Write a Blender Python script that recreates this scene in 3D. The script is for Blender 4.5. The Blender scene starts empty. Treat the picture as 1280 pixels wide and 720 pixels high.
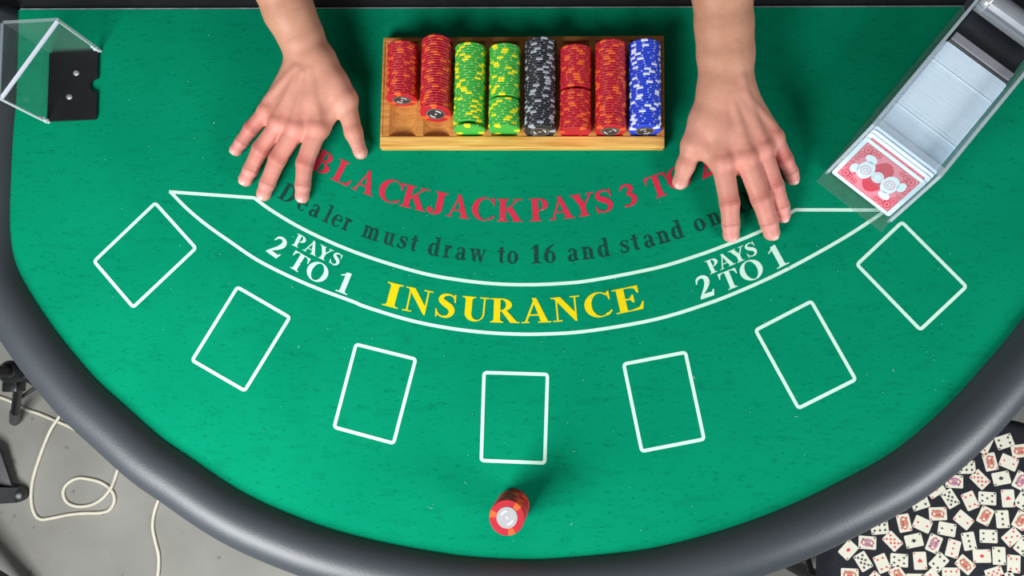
import bpy, bmesh, math, random
import numpy as np
from mathutils import Vector, Matrix

# ------------------------------------------------------------------ camera
scene = bpy.context.scene
COL = scene.collection
Z0 = 0.75                     # height of the felt above the floor
DCAM = 1.0                    # camera height above the felt
FPX = 1000.0                  # focal length in pixels of a 1280x720 frame
NAD = (690.0, 470.0)          # where the plumb line under the camera lands in the frame
_d = np.array([(NAD[0]-640)/FPX, -(NAD[1]-360)/FPX, -1.0]); _d /= np.linalg.norm(_d)
_z = -_d
_x = np.array([1.0, 0, 0]) - _z*_z[0]; _x /= np.linalg.norm(_x)
_y = np.cross(_z, _x)
CAMR = np.array([_x, _y, _z])            # camera vector -> world vector
cam_data = bpy.data.cameras.new('camera')
cam_data.sensor_width = 36.0
cam_data.lens = FPX/1280*36.0
cam_data.clip_start = 0.02
cam = bpy.data.objects.new('camera', cam_data); COL.objects.link(cam)
cam.matrix_world = Matrix.Translation((0, 0, Z0+DCAM)) @ Matrix(CAMR.tolist()).to_4x4()
scene.camera = cam

# ------------------------------------------------------------------ world, lights, exposure
scene.view_settings.view_transform = 'Standard'
scene.view_settings.look = 'None'
scene.view_settings.gamma = 1.0
scene.view_settings.use_curve_mapping = False
scene.view_settings.exposure = -0.10
world = bpy.data.worlds.new('room_light'); scene.world = world
world.use_nodes = True
bg = world.node_tree.nodes['Background']
bg.inputs[0].default_value = (0.90, 0.96, 1.0, 1); bg.inputs[1].default_value = 0.13

def area(name, loc, target, size, power, color):
    l = bpy.data.lights.new(name, 'AREA'); l.shape = 'RECTANGLE'
    l.size = size[0]; l.size_y = size[1]; l.energy = power; l.color = color
    o = bpy.data.objects.new(name, l); COL.objects.link(o)
    o.location = loc
    o.rotation_euler = (Vector(target)-Vector(loc)).to_track_quat('-Z', 'Y').to_euler()
    return o
area('softbox_light', (-0.86, -0.76, Z0+0.82), (-0.55, -0.38, Z0), (0.80, 0.60), 40, (0.97, 0.98, 1.0))
area('softbox_light', (1.18, -0.64, Z0+0.66), (0.72, -0.25, Z0), (0.55, 0.40), 18, (0.92, 0.96, 1.0))

# ------------------------------------------------------------------ helpers
R = random.Random(7)
def F(px, py, h=0.0):
    """photo pixel -> point at height h above the felt"""
    v = CAMR @ np.array([(px-640)/FPX, -(py-360)/FPX, -1.0])
    s = (h-DCAM)/v[2]
    return Vector((v[0]*s, v[1]*s, Z0+h))
FLOOR = -Z0

def lin(c):
    return tuple(((x/255)/12.92 if x/255 <= 0.04045 else ((x/255+0.055)/1.055)**2.4) for x in c)

def mat(name, rgb, rough=0.6, metal=0.0, spec=0.5, noise=0.0, nscale=40, bump=0.0, bscale=200, coat=0.0, stretch=None):
    m = bpy.data.materials.new(name); m.use_nodes = True
    nt = m.node_tree; b = nt.nodes['Principled BSDF']
    c = lin(rgb)
    b.inputs['Base Color'].default_value = (*c, 1)
    b.inputs['Roughness'].default_value = rough
    b.inputs['Metallic'].default_value = metal
    b.inputs['Specular IOR Level'].default_value = spec
    b.inputs['Coat Weight'].default_value = coat
    tc = nt.nodes.new('ShaderNodeTexCoord'); vec = tc.outputs['Object']
    if stretch:
        mp = nt.nodes.new('ShaderNodeMapping'); mp.inputs['Scale'].default_value = stretch
        nt.links.new(vec, mp.inputs[0]); vec = mp.outputs[0]
    if noise:
        n = nt.nodes.new('ShaderNodeTexNoise'); n.inputs['Scale'].default_value = nscale; n.inputs['Detail'].default_value = 5
        nt.links.new(vec, n.inputs['Vector'])
        r = nt.nodes.new('ShaderNodeValToRGB')
        r.color_ramp.elements[0].position = 0.3; r.color_ramp.elements[1].position = 0.7
        r.color_ramp.elements[0].color = (*[x*(1-noise) for x in c], 1)
        r.color_ramp.elements[1].color = (*[min(1, x*(1+noise)) for x in c], 1)
        nt.links.new(n.outputs['Fac'], r.inputs[0]); nt.links.new(r.outputs[0], b.inputs['Base Color'])
    if bump:
        n2 = nt.nodes.new('ShaderNodeTexNoise'); n2.inputs['Scale'].default_value = bscale; n2.inputs['Detail'].default_value = 4
        nt.links.new(tc.outputs['Object'], n2.inputs['Vector'])
        bp = nt.nodes.new('ShaderNodeBump'); bp.inputs['Strength'].default_value = bump; bp.inputs['Distance'].default_value = 0.001
        nt.links.new(n2.outputs['Fac'], bp.inputs['Height']); nt.links.new(bp.outputs[0], b.inputs['Normal'])
    return m

def acrylic(name, tint=(0.93, 0.97, 0.96), veil=0.0):
    m = bpy.data.materials.new(name); m.use_nodes = True
    nt = m.node_tree; nt.nodes.clear()
    out = nt.nodes.new('ShaderNodeOutputMaterial')
    tr = nt.nodes.new('ShaderNodeBsdfTransparent'); tr.inputs[0].default_value = (*tint, 1)
    gl = nt.nodes.new('ShaderNodeBsdfGlossy'); gl.inputs['Roughness'].default_value = 0.06
    df = nt.nodes.new('ShaderNodeBsdfDiffuse'); df.inputs[0].default_value = (0.82, 0.87, 0.9, 1)
    fr = nt.nodes.new('ShaderNodeFresnel'); fr.inputs[0].default_value = 1.49
    noi = nt.nodes.new('ShaderNodeTexNoise'); noi.inputs['Scale'].default_value = 25
    mul = nt.nodes.new('ShaderNodeMath'); mul.operation = 'MULTIPLY_ADD'
    mul.inputs[1].default_value = veil*0.6; mul.inputs[2].default_value = veil*0.7
    nt.links.new(noi.outputs['Fac'], mul.inputs[0])
    m1 = nt.nodes.new('ShaderNodeMixShader'); m2 = nt.nodes.new('ShaderNodeMixShader')
    nt.links.new(mul.outputs[0], m1.inputs[0]); nt.links.new(tr.outputs[0], m1.inputs[1]); nt.links.new(df.outputs[0], m1.inputs[2])
    geo = nt.nodes.new('ShaderNodeNewGeometry'); inv = nt.nodes.new('ShaderNodeMath'); inv.operation = 'SUBTRACT'; inv.inputs[0].default_value = 1.0
    fm = nt.nodes.new('ShaderNodeMath'); fm.operation = 'MULTIPLY'
    nt.links.new(geo.outputs['Backfacing'], inv.inputs[1]); nt.links.new(fr.outputs[0], fm.inputs[0]); nt.links.new(inv.outputs[0], fm.inputs[1])
    nt.links.new(fm.outputs[0], m2.inputs[0]); nt.links.new(m1.outputs[0], m2.inputs[1]); nt.links.new(gl.outputs[0], m2.inputs[2])
    nt.links.new(m2.outputs[0], out.inputs[0])
    return m

class MB:
    def __init__(s): s.v = []; s.f = []; s.m = []
    def add(s, verts, faces, mi=0):
        o = len(s.v); s.v += [tuple(p) for p in verts]
        for f in faces: s.f.append([o+i for i in f]); s.m.append(mi)
    def box(s, c, size, rot=None, mi=0, bev=0.0):
        bm = bmesh.new(); bmesh.ops.create_cube(bm, size=1)
        for v in bm.verts: v.co = Vector((v.co.x*size[0], v.co.y*size[1], v.co.z*size[2]))
        if bev: bmesh.ops.bevel(bm, geom=bm.edges[:], offset=bev, segments=2, affect='EDGES', profile=0.5)
        if rot is not None:
            for v in bm.verts: v.co = rot @ v.co
        c = Vector(c)
        bm.verts.index_update()
        s.add([v.co+c for v in bm.verts], [[v.index for v in f.verts] for f in bm.faces], mi); bm.free()
    def tube(s, pts, rad, n=10, mi=0, cap=True):
        pts = [Vector(p) for p in pts]; k = len(pts)
        rads = rad if isinstance(rad, (list, tuple)) else [rad]*k
        prev = None; vs = []
        for i, p in enumerate(pts):
            t = (pts[min(i+1, k-1)]-pts[max(i-1, 0)]).normalized()
            if prev is None:
                a = t.cross(Vector((0, 0, 1)))
                if a.length < 1e-3: a = t.cross(Vector((1, 0, 0)))
            else: a = prev - t*prev.dot(t)
            a.normalize(); prev = a; b = t.cross(a)
            for j in range(n):
                an = 2*math.pi*j/n
                vs.append(p + (a*math.cos(an)+b*math.sin(an))*rads[i])
        fs = [[i*n+j, i*n+(j+1) % n, (i+1)*n+(j+1) % n, (i+1)*n+j] for i in range(k-1) for j in range(n)]
        if cap: fs += [list(range(n))[::-1], [(k-1)*n+j for j in range(n)]]
        s.add(vs, fs, mi)
    def lathe(s, prof, c=(0, 0, 0), n=32, mi=0, M=None):
        c = Vector(c); vs = []
        for r, z in prof:
            for j in range(n):
                a = 2*math.pi*j/n; p = Vector((r*math.cos(a), r*math.sin(a), z))
                vs.append((M @ p if M else p)+c)
        k = len(prof)
        fs = [[i*n+j, i*n+(j+1) % n, (i+1)*n+(j+1) % n, (i+1)*n+j] for i in range(k-1) for j in range(n)]
        fs += [list(range(n))[::-1], [(k-1)*n+j for j in range(n)]]
        s.add(vs, fs, mi)
    def prism(s, poly, z0, z1, mi=0, M=None):
        n = len(poly)
        vs = [Vector((x, y, z0)) for x, y in poly]+[Vector((x, y, z1)) for x, y in poly]
        if M: vs = [M @ v for v in vs]
        fs = [list(range(n))[::-1], list(range(n, 2*n))]+[[i, (i+1) % n, n+(i+1) % n, n+i] for i in range(n)]
        s.add(vs, fs, mi)
    def build(s, name, mats, parent=None, smooth=False):
        me = bpy.data.meshes.new(name)
        me.from_pydata(s.v, [], s.f)
        for m in (mats if isinstance(mats, (list, tuple)) else [mats]): me.materials.append(m)
        me.polygons.foreach_set('material_index', s.m)
        if smooth:
            me.polygons.foreach_set('use_smooth', [True]*len(s.f))
        me.update()
        o = bpy.data.objects.new(name, me); COL.objects.link(o)
        if parent: put(o, parent)
        return o
def put(o, parent):
    """parent, keeping the mesh's world coordinates"""
    o.parent = parent
    o.matrix_parent_inverse = parent.matrix_basis.inverted()
def empty(name, loc, rz=0):
    o = bpy.data.objects.new(name, None); COL.objects.link(o)
    o.location = loc; o.rotation_euler = (0, 0, rz); o.empty_display_size = 0.05
    return o
def tag(o, label=None, cat=None, group=None, kind=None):
    if label: o['label'] = label
    if cat: o['category'] = cat
    if group: o['group'] = group
    if kind: o['kind'] = kind
    return o
def auto_smooth(o, ang=40):
    me = o.data
    me.polygons.foreach_set('use_smooth', [True]*len(me.polygons))
    try: me.set_sharp_from_angle(angle=math.radians(ang))
    except Exception: pass

def catmull(P, per=8, closed=False):
    P = [np.array(p, float) for p in P]; n = len(P); out = []
    rng = range(n) if closed else range(n-1)
    for i in rng:
        g = lambda k: P[k % n] if closed else P[min(max(k, 0), n-1)]
        p0, p1, p2, p3 = g(i-1), g(i), g(i+1), g(i+2)
        for j in range(per):
            t = j/per
            out.append(0.5*((2*p1)+(-p0+p2)*t+(2*p0-5*p1+4*p2-p3)*t*t+(-p0+3*p1-3*p2+p3)*t**3))
    if not closed: out.append(P[-1])
    return out
def resample(P, n):
    P = np.array(P); d = np.r_[0, np.cumsum(np.linalg.norm(np.diff(P, axis=0), axis=1))]
    t = np.linspace(0, d[-1], n)
    return np.stack([np.interp(t, d, P[:, k]) for k in range(P.shape[1])], 1)

# ------------------------------------------------------------------ materials
def felt_material():
    m = mat('green_felt', (8, 143, 103), rough=0.95, spec=0.04)
    nt = m.node_tree; b = nt.nodes['Principled BSDF']
    tc = nt.nodes.new('ShaderNodeTexCoord')
    def noise(scale, detail, stretch=(1, 1, 1)):
        mp = nt.nodes.new('ShaderNodeMapping'); mp.inputs['Scale'].default_value = stretch
        nt.links.new(tc.outputs['Object'], mp.inputs[0])
        n = nt.nodes.new('ShaderNodeTexNoise'); n.inputs['Scale'].default_value = scale; n.inputs['Detail'].default_value = detail
        nt.links.new(mp.outputs[0], n.inputs['Vector']); return n.outputs['Fac']
    def ramp(fac, p0, c0, p1, c1):
        r = nt.nodes.new('ShaderNodeValToRGB'); e = r.color_ramp.elements
        e[0].position = p0; e[0].color = (*c0, 1); e[1].position = p1; e[1].color = (*c1, 1)
        nt.links.new(fac, r.inputs[0]); return r.outputs[0]
    def mul(a, c):
        x = nt.nodes.new('ShaderNodeMix'); x.data_type = 'RGBA'; x.blend_type = 'MULTIPLY'; x.inputs[0].default_value = 1
        nt.links.new(a, x.inputs[6]); nt.links.new(c, x.inputs[7]); return x.outputs[2]
    base = ramp(noise(9, 4), 0.3, lin((1, 132, 95)), 0.7, lin((3, 140, 101)))
    flecks = ramp(noise(130, 3, (1, 2.4, 1)), 0.30, (0.72, 0.76, 0.76), 0.40, (1, 1, 1))
    streaks = ramp(noise(38, 6, (1, 3.2, 1)), 0.32, (0.88, 0.90, 0.90), 0.46, (1, 1, 1))  # faint stretched streaks, slightly darker than the base green
    fine = ramp(noise(900, 2), 0.2, (0.80, 0.80, 0.80), 0.8, (1.1, 1.1, 1.1))
    c = mul(mul(mul(base, flecks), streaks), fine)
    nt.links.new(c, b.inputs['Base Color'])
    bp = nt.nodes.new('ShaderNodeBump'); bp.inputs['Strength'].default_value = 0.35; bp.inputs['Distance'].default_value = 0.001
    nt.links.new(noise(320, 5, (1, 1.8, 1)), bp.inputs['Height']); nt.links.new(bp.outputs[0], b.inputs['Normal'])
    return m
def wood_material(name, c0, c1, rough=0.42):
    m = mat(name, c1, rough=rough, spec=0.4)
    nt = m.node_tree; b = nt.nodes['Principled BSDF']
    tc = nt.nodes.new('ShaderNodeTexCoord'); mp = nt.nodes.new('ShaderNodeMapping'); mp.inputs['Scale'].default_value = (6, 130, 130)
    nt.links.new(tc.outputs['Object'], mp.inputs[0])
    n = nt.nodes.new('ShaderNodeTexNoise'); n.inputs['Scale'].default_value = 2.2; n.inputs['Detail'].default_value = 6; n.inputs['Distortion'].default_value = 0.4
    nt.links.new(mp.outputs[0], n.inputs['Vector'])
    r = nt.nodes.new('ShaderNodeValToRGB'); e = r.color_ramp.elements
    e[0].position = 0.35; e[0].color = (*lin(c0), 1); e[1].position = 0.6; e[1].color = (*lin(c1), 1)
    nt.links.new(n.outputs['Fac'], r.inputs[0]); nt.links.new(r.outputs[0], b.inputs['Base Color'])
    return m
def vinyl_material():
    m = mat('black_vinyl', (56, 61, 66), rough=0.46, spec=0.62)
    nt = m.node_tree; b = nt.nodes['Principled BSDF']
    tc = nt.nodes.new('ShaderNodeTexCoord')
    v = nt.nodes.new('ShaderNodeTexVoronoi'); v.inputs['Scale'].default_value = 420
    n = nt.nodes.new('ShaderNodeTexNoise'); n.inputs['Scale'].default_value = 90
    for q in (v, n): nt.links.new(tc.outputs['Object'], q.inputs['Vector'])
    ad = nt.nodes.new('ShaderNodeMath'); ad.operation = 'ADD'
    nt.links.new(v.outputs['Distance'], ad.inputs[0]); nt.links.new(n.outputs['Fac'], ad.inputs[1])
    bp = nt.nodes.new('ShaderNodeBump'); bp.inputs['Strength'].default_value = 0.10; bp.inputs['Distance'].default_value = 0.001
    nt.links.new(ad.outputs[0], bp.inputs['Height']); nt.links.new(bp.outputs[0], b.inputs['Normal'])
    return m
FELT = felt_material(); VINYL = vinyl_material()
WHITE_PRINT = mat('white_print', (202, 234, 216), 0.9, spec=0.2, noise=0.05, nscale=160)
RED_PRINT = mat('red_print', (206, 44, 70), 0.9, spec=0.2, noise=0.08, nscale=200)
YELLOW_PRINT = mat('yellow_print', (228, 204, 6), 0.9, spec=0.2, noise=0.06, nscale=200)
BLACK_PRINT = mat('black_print', (16, 66, 56), 0.9, spec=0.2, noise=0.3, nscale=160)
BLACK_LAM = mat('black_laminate', (30, 31, 34), 0.5, noise=0.2, nscale=30)
EDGE_METAL = mat('edge_strip', (140, 150, 150), 0.45, noise=0.3, nscale=60)
OAK = wood_material('oak_front', (206, 146, 62), (240, 190, 104))
OAK_DARK = wood_material('oak_body', (188, 122, 58), (214, 150, 78))
BLACK_PLASTIC = mat('black_plastic', (26, 27, 29), 0.35, noise=0.15, nscale=60)
BLACK_METAL = mat('black_metal', (30, 31, 34), 0.4, metal=0.3, noise=0.1, nscale=50)
CHROME = mat('chrome', (225, 225, 230), 0.16, metal=0.55, noise=0.04, nscale=30)
STEEL = mat('brushed_steel', (168, 172, 178), 0.30, metal=0.45, noise=0.1, nscale=50)
ACRYLIC = acrylic('clear_acrylic', (0.94, 0.97, 0.965), 0.03)
ACRYLIC_HAZE = acrylic('milky_acrylic', (0.90, 0.94, 0.97), 0.17)  # clear acrylic with a pale, uneven diffuse veil mixed in
SHOE_EDGE = acrylic('shoe_acrylic_edge', (0.88, 0.93, 0.96), 0.34)  # weaker painted edge glint for the shoe walls
ACRYLIC_EDGE = acrylic('polished_acrylic_edge', (0.85, 0.93, 0.92), 0.62)  # bright glint of the cut edges put into the colour as a white veil
CARD_WHITE = mat('card_stock', (214, 232, 244), 0.5, noise=0.02, nscale=80)
CARD_RED = mat('card_red_ink', (200, 40, 66), 0.5, noise=0.25, nscale=900)
CARD_PINK = mat('card_pink_ink', (224, 128, 144), 0.5, noise=0.2, nscale=900)
CORD = mat('cream_cord', (216, 210, 190), 0.6, noise=0.06, nscale=40)

# ------------------------------------------------------------------ floor
def floor_material():
    m = mat('concrete_floor', (176, 172, 164), rough=0.8, spec=0.3)
    nt = m.node_tree; b = nt.nodes['Principled BSDF']
    tc = nt.nodes.new('ShaderNodeTexCoord')
    def nz(s, d):
        n = nt.nodes.new('ShaderNodeTexNoise'); n.inputs['Scale'].default_value = s; n.inputs['Detail'].default_value = d
        nt.links.new(tc.outputs['Object'], n.inputs['Vector']); return n.outputs['Fac']
    def rp(fac, p0, c0, p1, c1):
        r = nt.nodes.new('ShaderNodeValToRGB'); e = r.color_ramp.elements
        e[0].position = p0; e[0].color = (*c0, 1); e[1].position = p1; e[1].color = (*c1, 1)
        nt.links.new(fac, r.inputs[0]); return r.outputs[0]
    a = rp(nz(5, 6), 0.3, lin((128, 126, 119)), 0.7, lin((150, 149, 142)))
    s = rp(nz(34, 2), 0.25, (0.5, 0.5, 0.5), 0.33, (1, 1, 1))
    x = nt.nodes.new('ShaderNodeMix'); x.data_type = 'RGBA'; x.blend_type = 'MULTIPLY'; x.inputs[0].default_value = 1
    nt.links.new(a, x.inputs[6]); nt.links.new(s, x.inputs[7]); nt.links.new(x.outputs[2], b.inputs['Base Color'])
    return m
mb = MB(); mb.box((0, 0, -0.05), (7, 7, 0.1))
tag(mb.build('floor', floor_material()), 'grey concrete floor with small dark stains', kind='structure')

mb = MB(); mb.box((0, 2.65, 1.3), (7, 0.1, 2.6))
tag(mb.build('wall_back', mat('grey_wall', (120, 122, 126), .9, noise=.05, nscale=6)), 'plain grey wall behind the dealer', kind='structure')
# ------------------------------------------------------------------ the table
TRACE = [(25, 12), (24.5, 50), (23.5, 90), (22, 128), (18, 171), (15.6, 223), (14, 270), (15.2, 300), (21, 330), (34, 356), (55.6, 390), (79, 423), (100, 448),
 (122, 474), (162.5, 510), (203, 546.5), (240, 571), (273, 594.5), (317.5, 621), (380, 647.5), (425, 662.5), (480, 676),
 (520, 683.5), (580, 693), (655, 697), (705, 695), (790, 687), (840, 677.5), (897, 662), (950, 644), (1005, 621), (1055, 596),
 (1087, 579.5), (1120, 559), (1155.6, 530), (1178, 509), (1200, 487), (1222, 462), (1244, 437), (1258, 421), (1279, 393)]
left = [F(*p) for p in TRACE]
axis_x = 0.5*(F(79, 423).x + F(1256, 423).x)
bnd = [(p.x, p.y) for p in left]
_a, _b = F(25, 12), F(1150, 8.5); slope = (_b.y-_a.y)/(_b.x-_a.x)
bnd += [(2*axis_x-p.x, p.y+slope*(2*axis_x-2*p.x)) for p in reversed(left[:9])]
bnd = resample(catmull(bnd, 6), 180)
for _ in range(2): bnd[1:-1] = 0.25*bnd[:-2]+0.5*bnd[1:-1]+0.25*bnd[2:]
tan = np.gradient(bnd, axis=0); tan /= np.linalg.norm(tan, axis=1)[:, None]
nrm = np.stack([tan[:, 1], -tan[:, 0]], 1)
if (nrm[90]*np.array([0, -1])).sum() < 0: nrm = -nrm
ytop = float(bnd[0][1])

table = empty('blackjack_table', (axis_x, 0, 0))
tag(table, 'half-round blackjack table with printed green felt and padded black vinyl rail', 'table')
mb = MB(); fo = bnd+nrm*0.006
mb.prism([tuple(p) for p in fo][::-1], Z0-0.012, Z0)
mb.build('felt', FELT, table)['label'] = 'green felt playing surface'
mb = MB(); fo = bnd+nrm*0.03
mb.prism([tuple(p) for p in fo][::-1], Z0-0.05, Z0-0.013)
mb.build('table_board', BLACK_LAM, table)
# padded rail
mb = MB(); prof = []
for k in range(22):
    a = math.pi - 2*math.pi*k/22
    ca, sa = math.cos(a), math.sin(a)
    prof.append((0.0355+0.0355*ca, -0.014+0.037*sa))
vs = []; n = len(prof)
for i in range(len(bnd)):
    for o, z in prof:
        p = bnd[i]+nrm[i]*(o-0.001); vs.append((p[0], p[1], Z0+z))
fs = [[i*n+j, (i+1)*n+j, (i+1)*n+(j+1) % n, i*n+(j+1) % n] for i in range(len(bnd)-1) for j in range(n)]
fs += [list(range(n)), [(len(bnd)-1)*n+j for j in range(n)][::-1]]
mb.add(vs, fs)
o = mb.build('armrest', VINYL, table, smooth=True); o['label'] = 'padded black vinyl armrest'
# dealer side edge
xl, xr = float(bnd[0][0])-0.075, float(bnd[-1][0])+0.075
ym = 0.5*(float(bnd[0][1])+float(bnd[-1][1])); EM = Matrix.Rotation(math.atan(slope), 3, 'Z')
mb = MB(); mb.box(((xl+xr)/2, ym+0.0009, Z0-0.009), (xr-xl-0.15, 0.0014, 0.0179), EM); mb.build('edge_strip', EDGE_METAL, table)
mb = MB(); mb.box(((xl+xr)/2, ym+0.024, Z0-0.0235), (xr-xl, 0.044, 0.04), EM, bev=0.004); mb.build('edge_board', BLACK_LAM, table)
for lx in (-0.42, 0.42):
    for ly in (-0.08, 0.36):
        mb = MB(); mb.tube([(axis_x+lx, ly, Z0-0.05), (axis_x+lx*1.05, ly, 0.02)], 0.016, 12); mb.tube([(axis_x+lx*1.05, ly, 0.02), (axis_x+lx*1.05, ly, 0.0)], 0.02, 12)
        mb.build('leg', BLACK_METAL, table)

# ------------------------------------------------------------------ print on the felt
PZ = Z0+0.0003
_sz = [0.0]
def strip(pts, w, closed=False):
    _sz[0] = (_sz[0]+2.5e-5) % 1.1e-4; PZ_ = PZ+_sz[0]
    P = [np.array((p[0], p[1])) for p in pts]; n = len(P); L = []; Rr = []
    for i in range(n):
        a = P[(i-1) % n] if (closed or i > 0) else P[i]; b = P[(i+1) % n] if (closed or i < n-1) else P[i]
        d1 = P[i]-a; d2 = b-P[i]
        if np.linalg.norm(d1) < 1e-9: d1 = d2
        if np.linalg.norm(d2) < 1e-9: d2 = d1
        d1 = d1/np.linalg.norm(d1); d2 = d2/np.linalg.norm(d2)
        t = d1+d2; t /= np.linalg.norm(t); nn = np.array((-t[1], t[0]))
        k = w/2/max(0.35, abs(np.dot(nn, (-d1[1], d1[0]))))
        L.append(P[i]+nn*k); Rr.append(P[i]-nn*k)
    vs = [(*p, PZ_) for p in L]+[(*p, PZ_) for p in Rr]
    m = n if closed else n-1
    return vs, [[n+i, n+(i+1) % n, (i+1) % n, i] for i in range(m)]
def round_corners(C, r, k=5):
    out = []
    n = len(C)
    for i in range(n):
        p = np.array(C[i]); a = np.array(C[i-1])-p; b = np.array(C[(i+1) % n])-p
        a = p+a/np.linalg.norm(a)*r; b = p+b/np.linalg.norm(b)*r
        for j in range(k+1):
            t = j/k; out.append((1-t)**2*a+2*t*(1-t)*p+t*t*b)
    return out
BOXES = [[(194.2,253.8),(244.9,310.2),(166.7,384),(117.8,326.7)],[(296.9,358.9),(362.2,396.7),(306,488.4),(240.4,450.4)],
[(445.1,430.4),(519.6,448.9),(492,554),(417.8,534)],[(605.1,465.6),(684.4,468),(680.9,578.7),(601.6,575.6)],
[(779.6,455.1),(856.7,440.4),(880,548.9),(802.2,564)],[(944.4,412.7),(1014,376.7),(1069.3,474.4),(998,510.2)],
[(1071.1,330.7),(1127.3,277.8),(1207.6,358.2),(1150.2,412.2)]]
for bx in BOXES:
    C = [F(*p) for p in bx]
    mb = MB(); mb.add(*strip(round_corners([(p.x, p.y) for p in C], 0.004), 0.0043, True))
    mb.build('betting_box', WHITE_PRINT, table)['label'] = 'white printed betting box outline'
outer = [(213,239.5),(233,260),(258,281),(289,303),(320,324),(355.5,342.5),(395.5,360),(440,376.5),(460,384.5),(516,401.2),(572.5,411.8),(628.7,417),(685,417.4),(741,413),(820,399),(884.4,379.5),(929,362),(973,342),(1017.8,318.5),(1062,293),(1103,266)]
inner = [(318,247.4),(337.8,262),(369,281),(400,296.7),(435.6,312),(477.8,327),(530,342),(572.5,349.7),(614.7,354.5),(657,355.9),(699,354.5),(741,350.2),(820,335),(873,319),(906.7,306.7),(935.6,295.6),(962,283),(992,263.5)]
fp = lambda L: [tuple(F(*p)[:2]) for p in L]
mb = MB()
mb.add(*strip(catmull(fp(outer), 5), 0.0043)); mb.add(*strip(catmull(fp(inner), 5), 0.0043))
mb.add(*strip(fp([(211.5, 239.8), (318.5, 247.4)]), 0.0043)); mb.add(*strip(fp([(990, 264.5), (995, 262.3), (1108, 262.6)]), 0.0043))
mb.build('insurance_band', WHITE_PRINT, table)['label'] = 'curved white insurance band outline'

# ---- lettering: own bold roman glyphs, cap height 1
def el(cx, cy, rx, ry, a0, a1, n=16):
    return [(cx+rx*math.cos(math.radians(a0+(a1-a0)*i/n)), cy+ry*math.sin(math.radians(a0+(a1-a0)*i/n))) for i in range(n+1)]
def ring(o, i, a0=0, a1=360, n=28):
    A = el(*o, a0, a1, n); B = el(*i, a0, a1, n)
    return [[A[k], A[k+1], B[k+1], B[k]] for k in range(n)]
def rc(x0, y0, x1, y1): return [[(x0, y0), (x1, y0), (x1, y1), (x0, y1)]]
def sk(pts, ws, per=6):
    P = catmull([(*p, w) for p, w in zip(pts, ws)], per); L = []; Q = []
    for i, p in enumerate(P):
        a = P[max(i-1, 0)][:2]; b = P[min(i+1, len(P)-1)][:2]; t = b-a; t = t/(np.linalg.norm(t)+1e-9)
        nn = np.array((-t[1], t[0]))*p[2]/2; L.append(tuple(p[:2]+nn)); Q.append(tuple(p[:2]-nn))
    return [[L[i], L[i+1], Q[i+1], Q[i]] for i in range(len(P)-1)]
SE = 0.05
def ser(x0, x1, y, up, s0=None, s1=None):
    """slab serif at height y; bracketed towards the stem s0..s1"""
    d = SE if up else -SE
    r = rc(x0, min(y, y+d), x1, max(y, y+d))
    if s0 is not None:
        r += [[(s0, y+d), (s0, y+2.4*d), (s0-0.05, y+d)], [(s1, y+d), (s1+0.05, y+d), (s1, y+2.4*d)]]
    return r
def stem(x0, x1, y0=0, y1=1, b=0.12, t=0.12):
    r = rc(x0, y0, x1, y1)
    if b: r += ser(x0-b, x1+b, y0, True, x0, x1)
    if t: r += ser(x0-t, x1+t, y1, False, x0, x1)
    return r
def dg(x0, y0, x1, y1, w):   # diagonal with horizontal width w
    return [[(x0, y0), (x0+w, y0), (x1+w, y1), (x1, y1)]]
def bowl(x, cy, rx, ry, th, tn): return ring((x, cy, rx, ry), (x, cy, rx-th, ry-tn), -90, 90, 18)
def S_(h=1.0, w=1.0):
    p = [(.66,.78),(.58,.92),(.40,.965),(.22,.88),(.19,.72),(.34,.58),(.52,.46),(.60,.28),(.52,.10),(.34,.035),(.16,.10),(.08,.24)]
    r = sk(p, [.05,.06,.08,.14,.2,.24,.24,.2,.13,.08,.06,.05])
    r += [[(.63,1.0),(.68,1.0),(.70,.66),(.65,.66)], [(.03,.34),(.08,.34),(.11,0),(.06,0)]]
    return [[(x*w, y*h) for x, y in q] for q in r]
def arch(x0, x1, top, th=0.18):
    w = x1-x0
    return ring((x0+w*0.42, top-.26, w*0.58, .26), (x0+w*0.34, top-.26, w*0.58-th*0.92, .18), 0, 150, 12) + rc(x1-th, 0.0, x1, top-.25)
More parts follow.
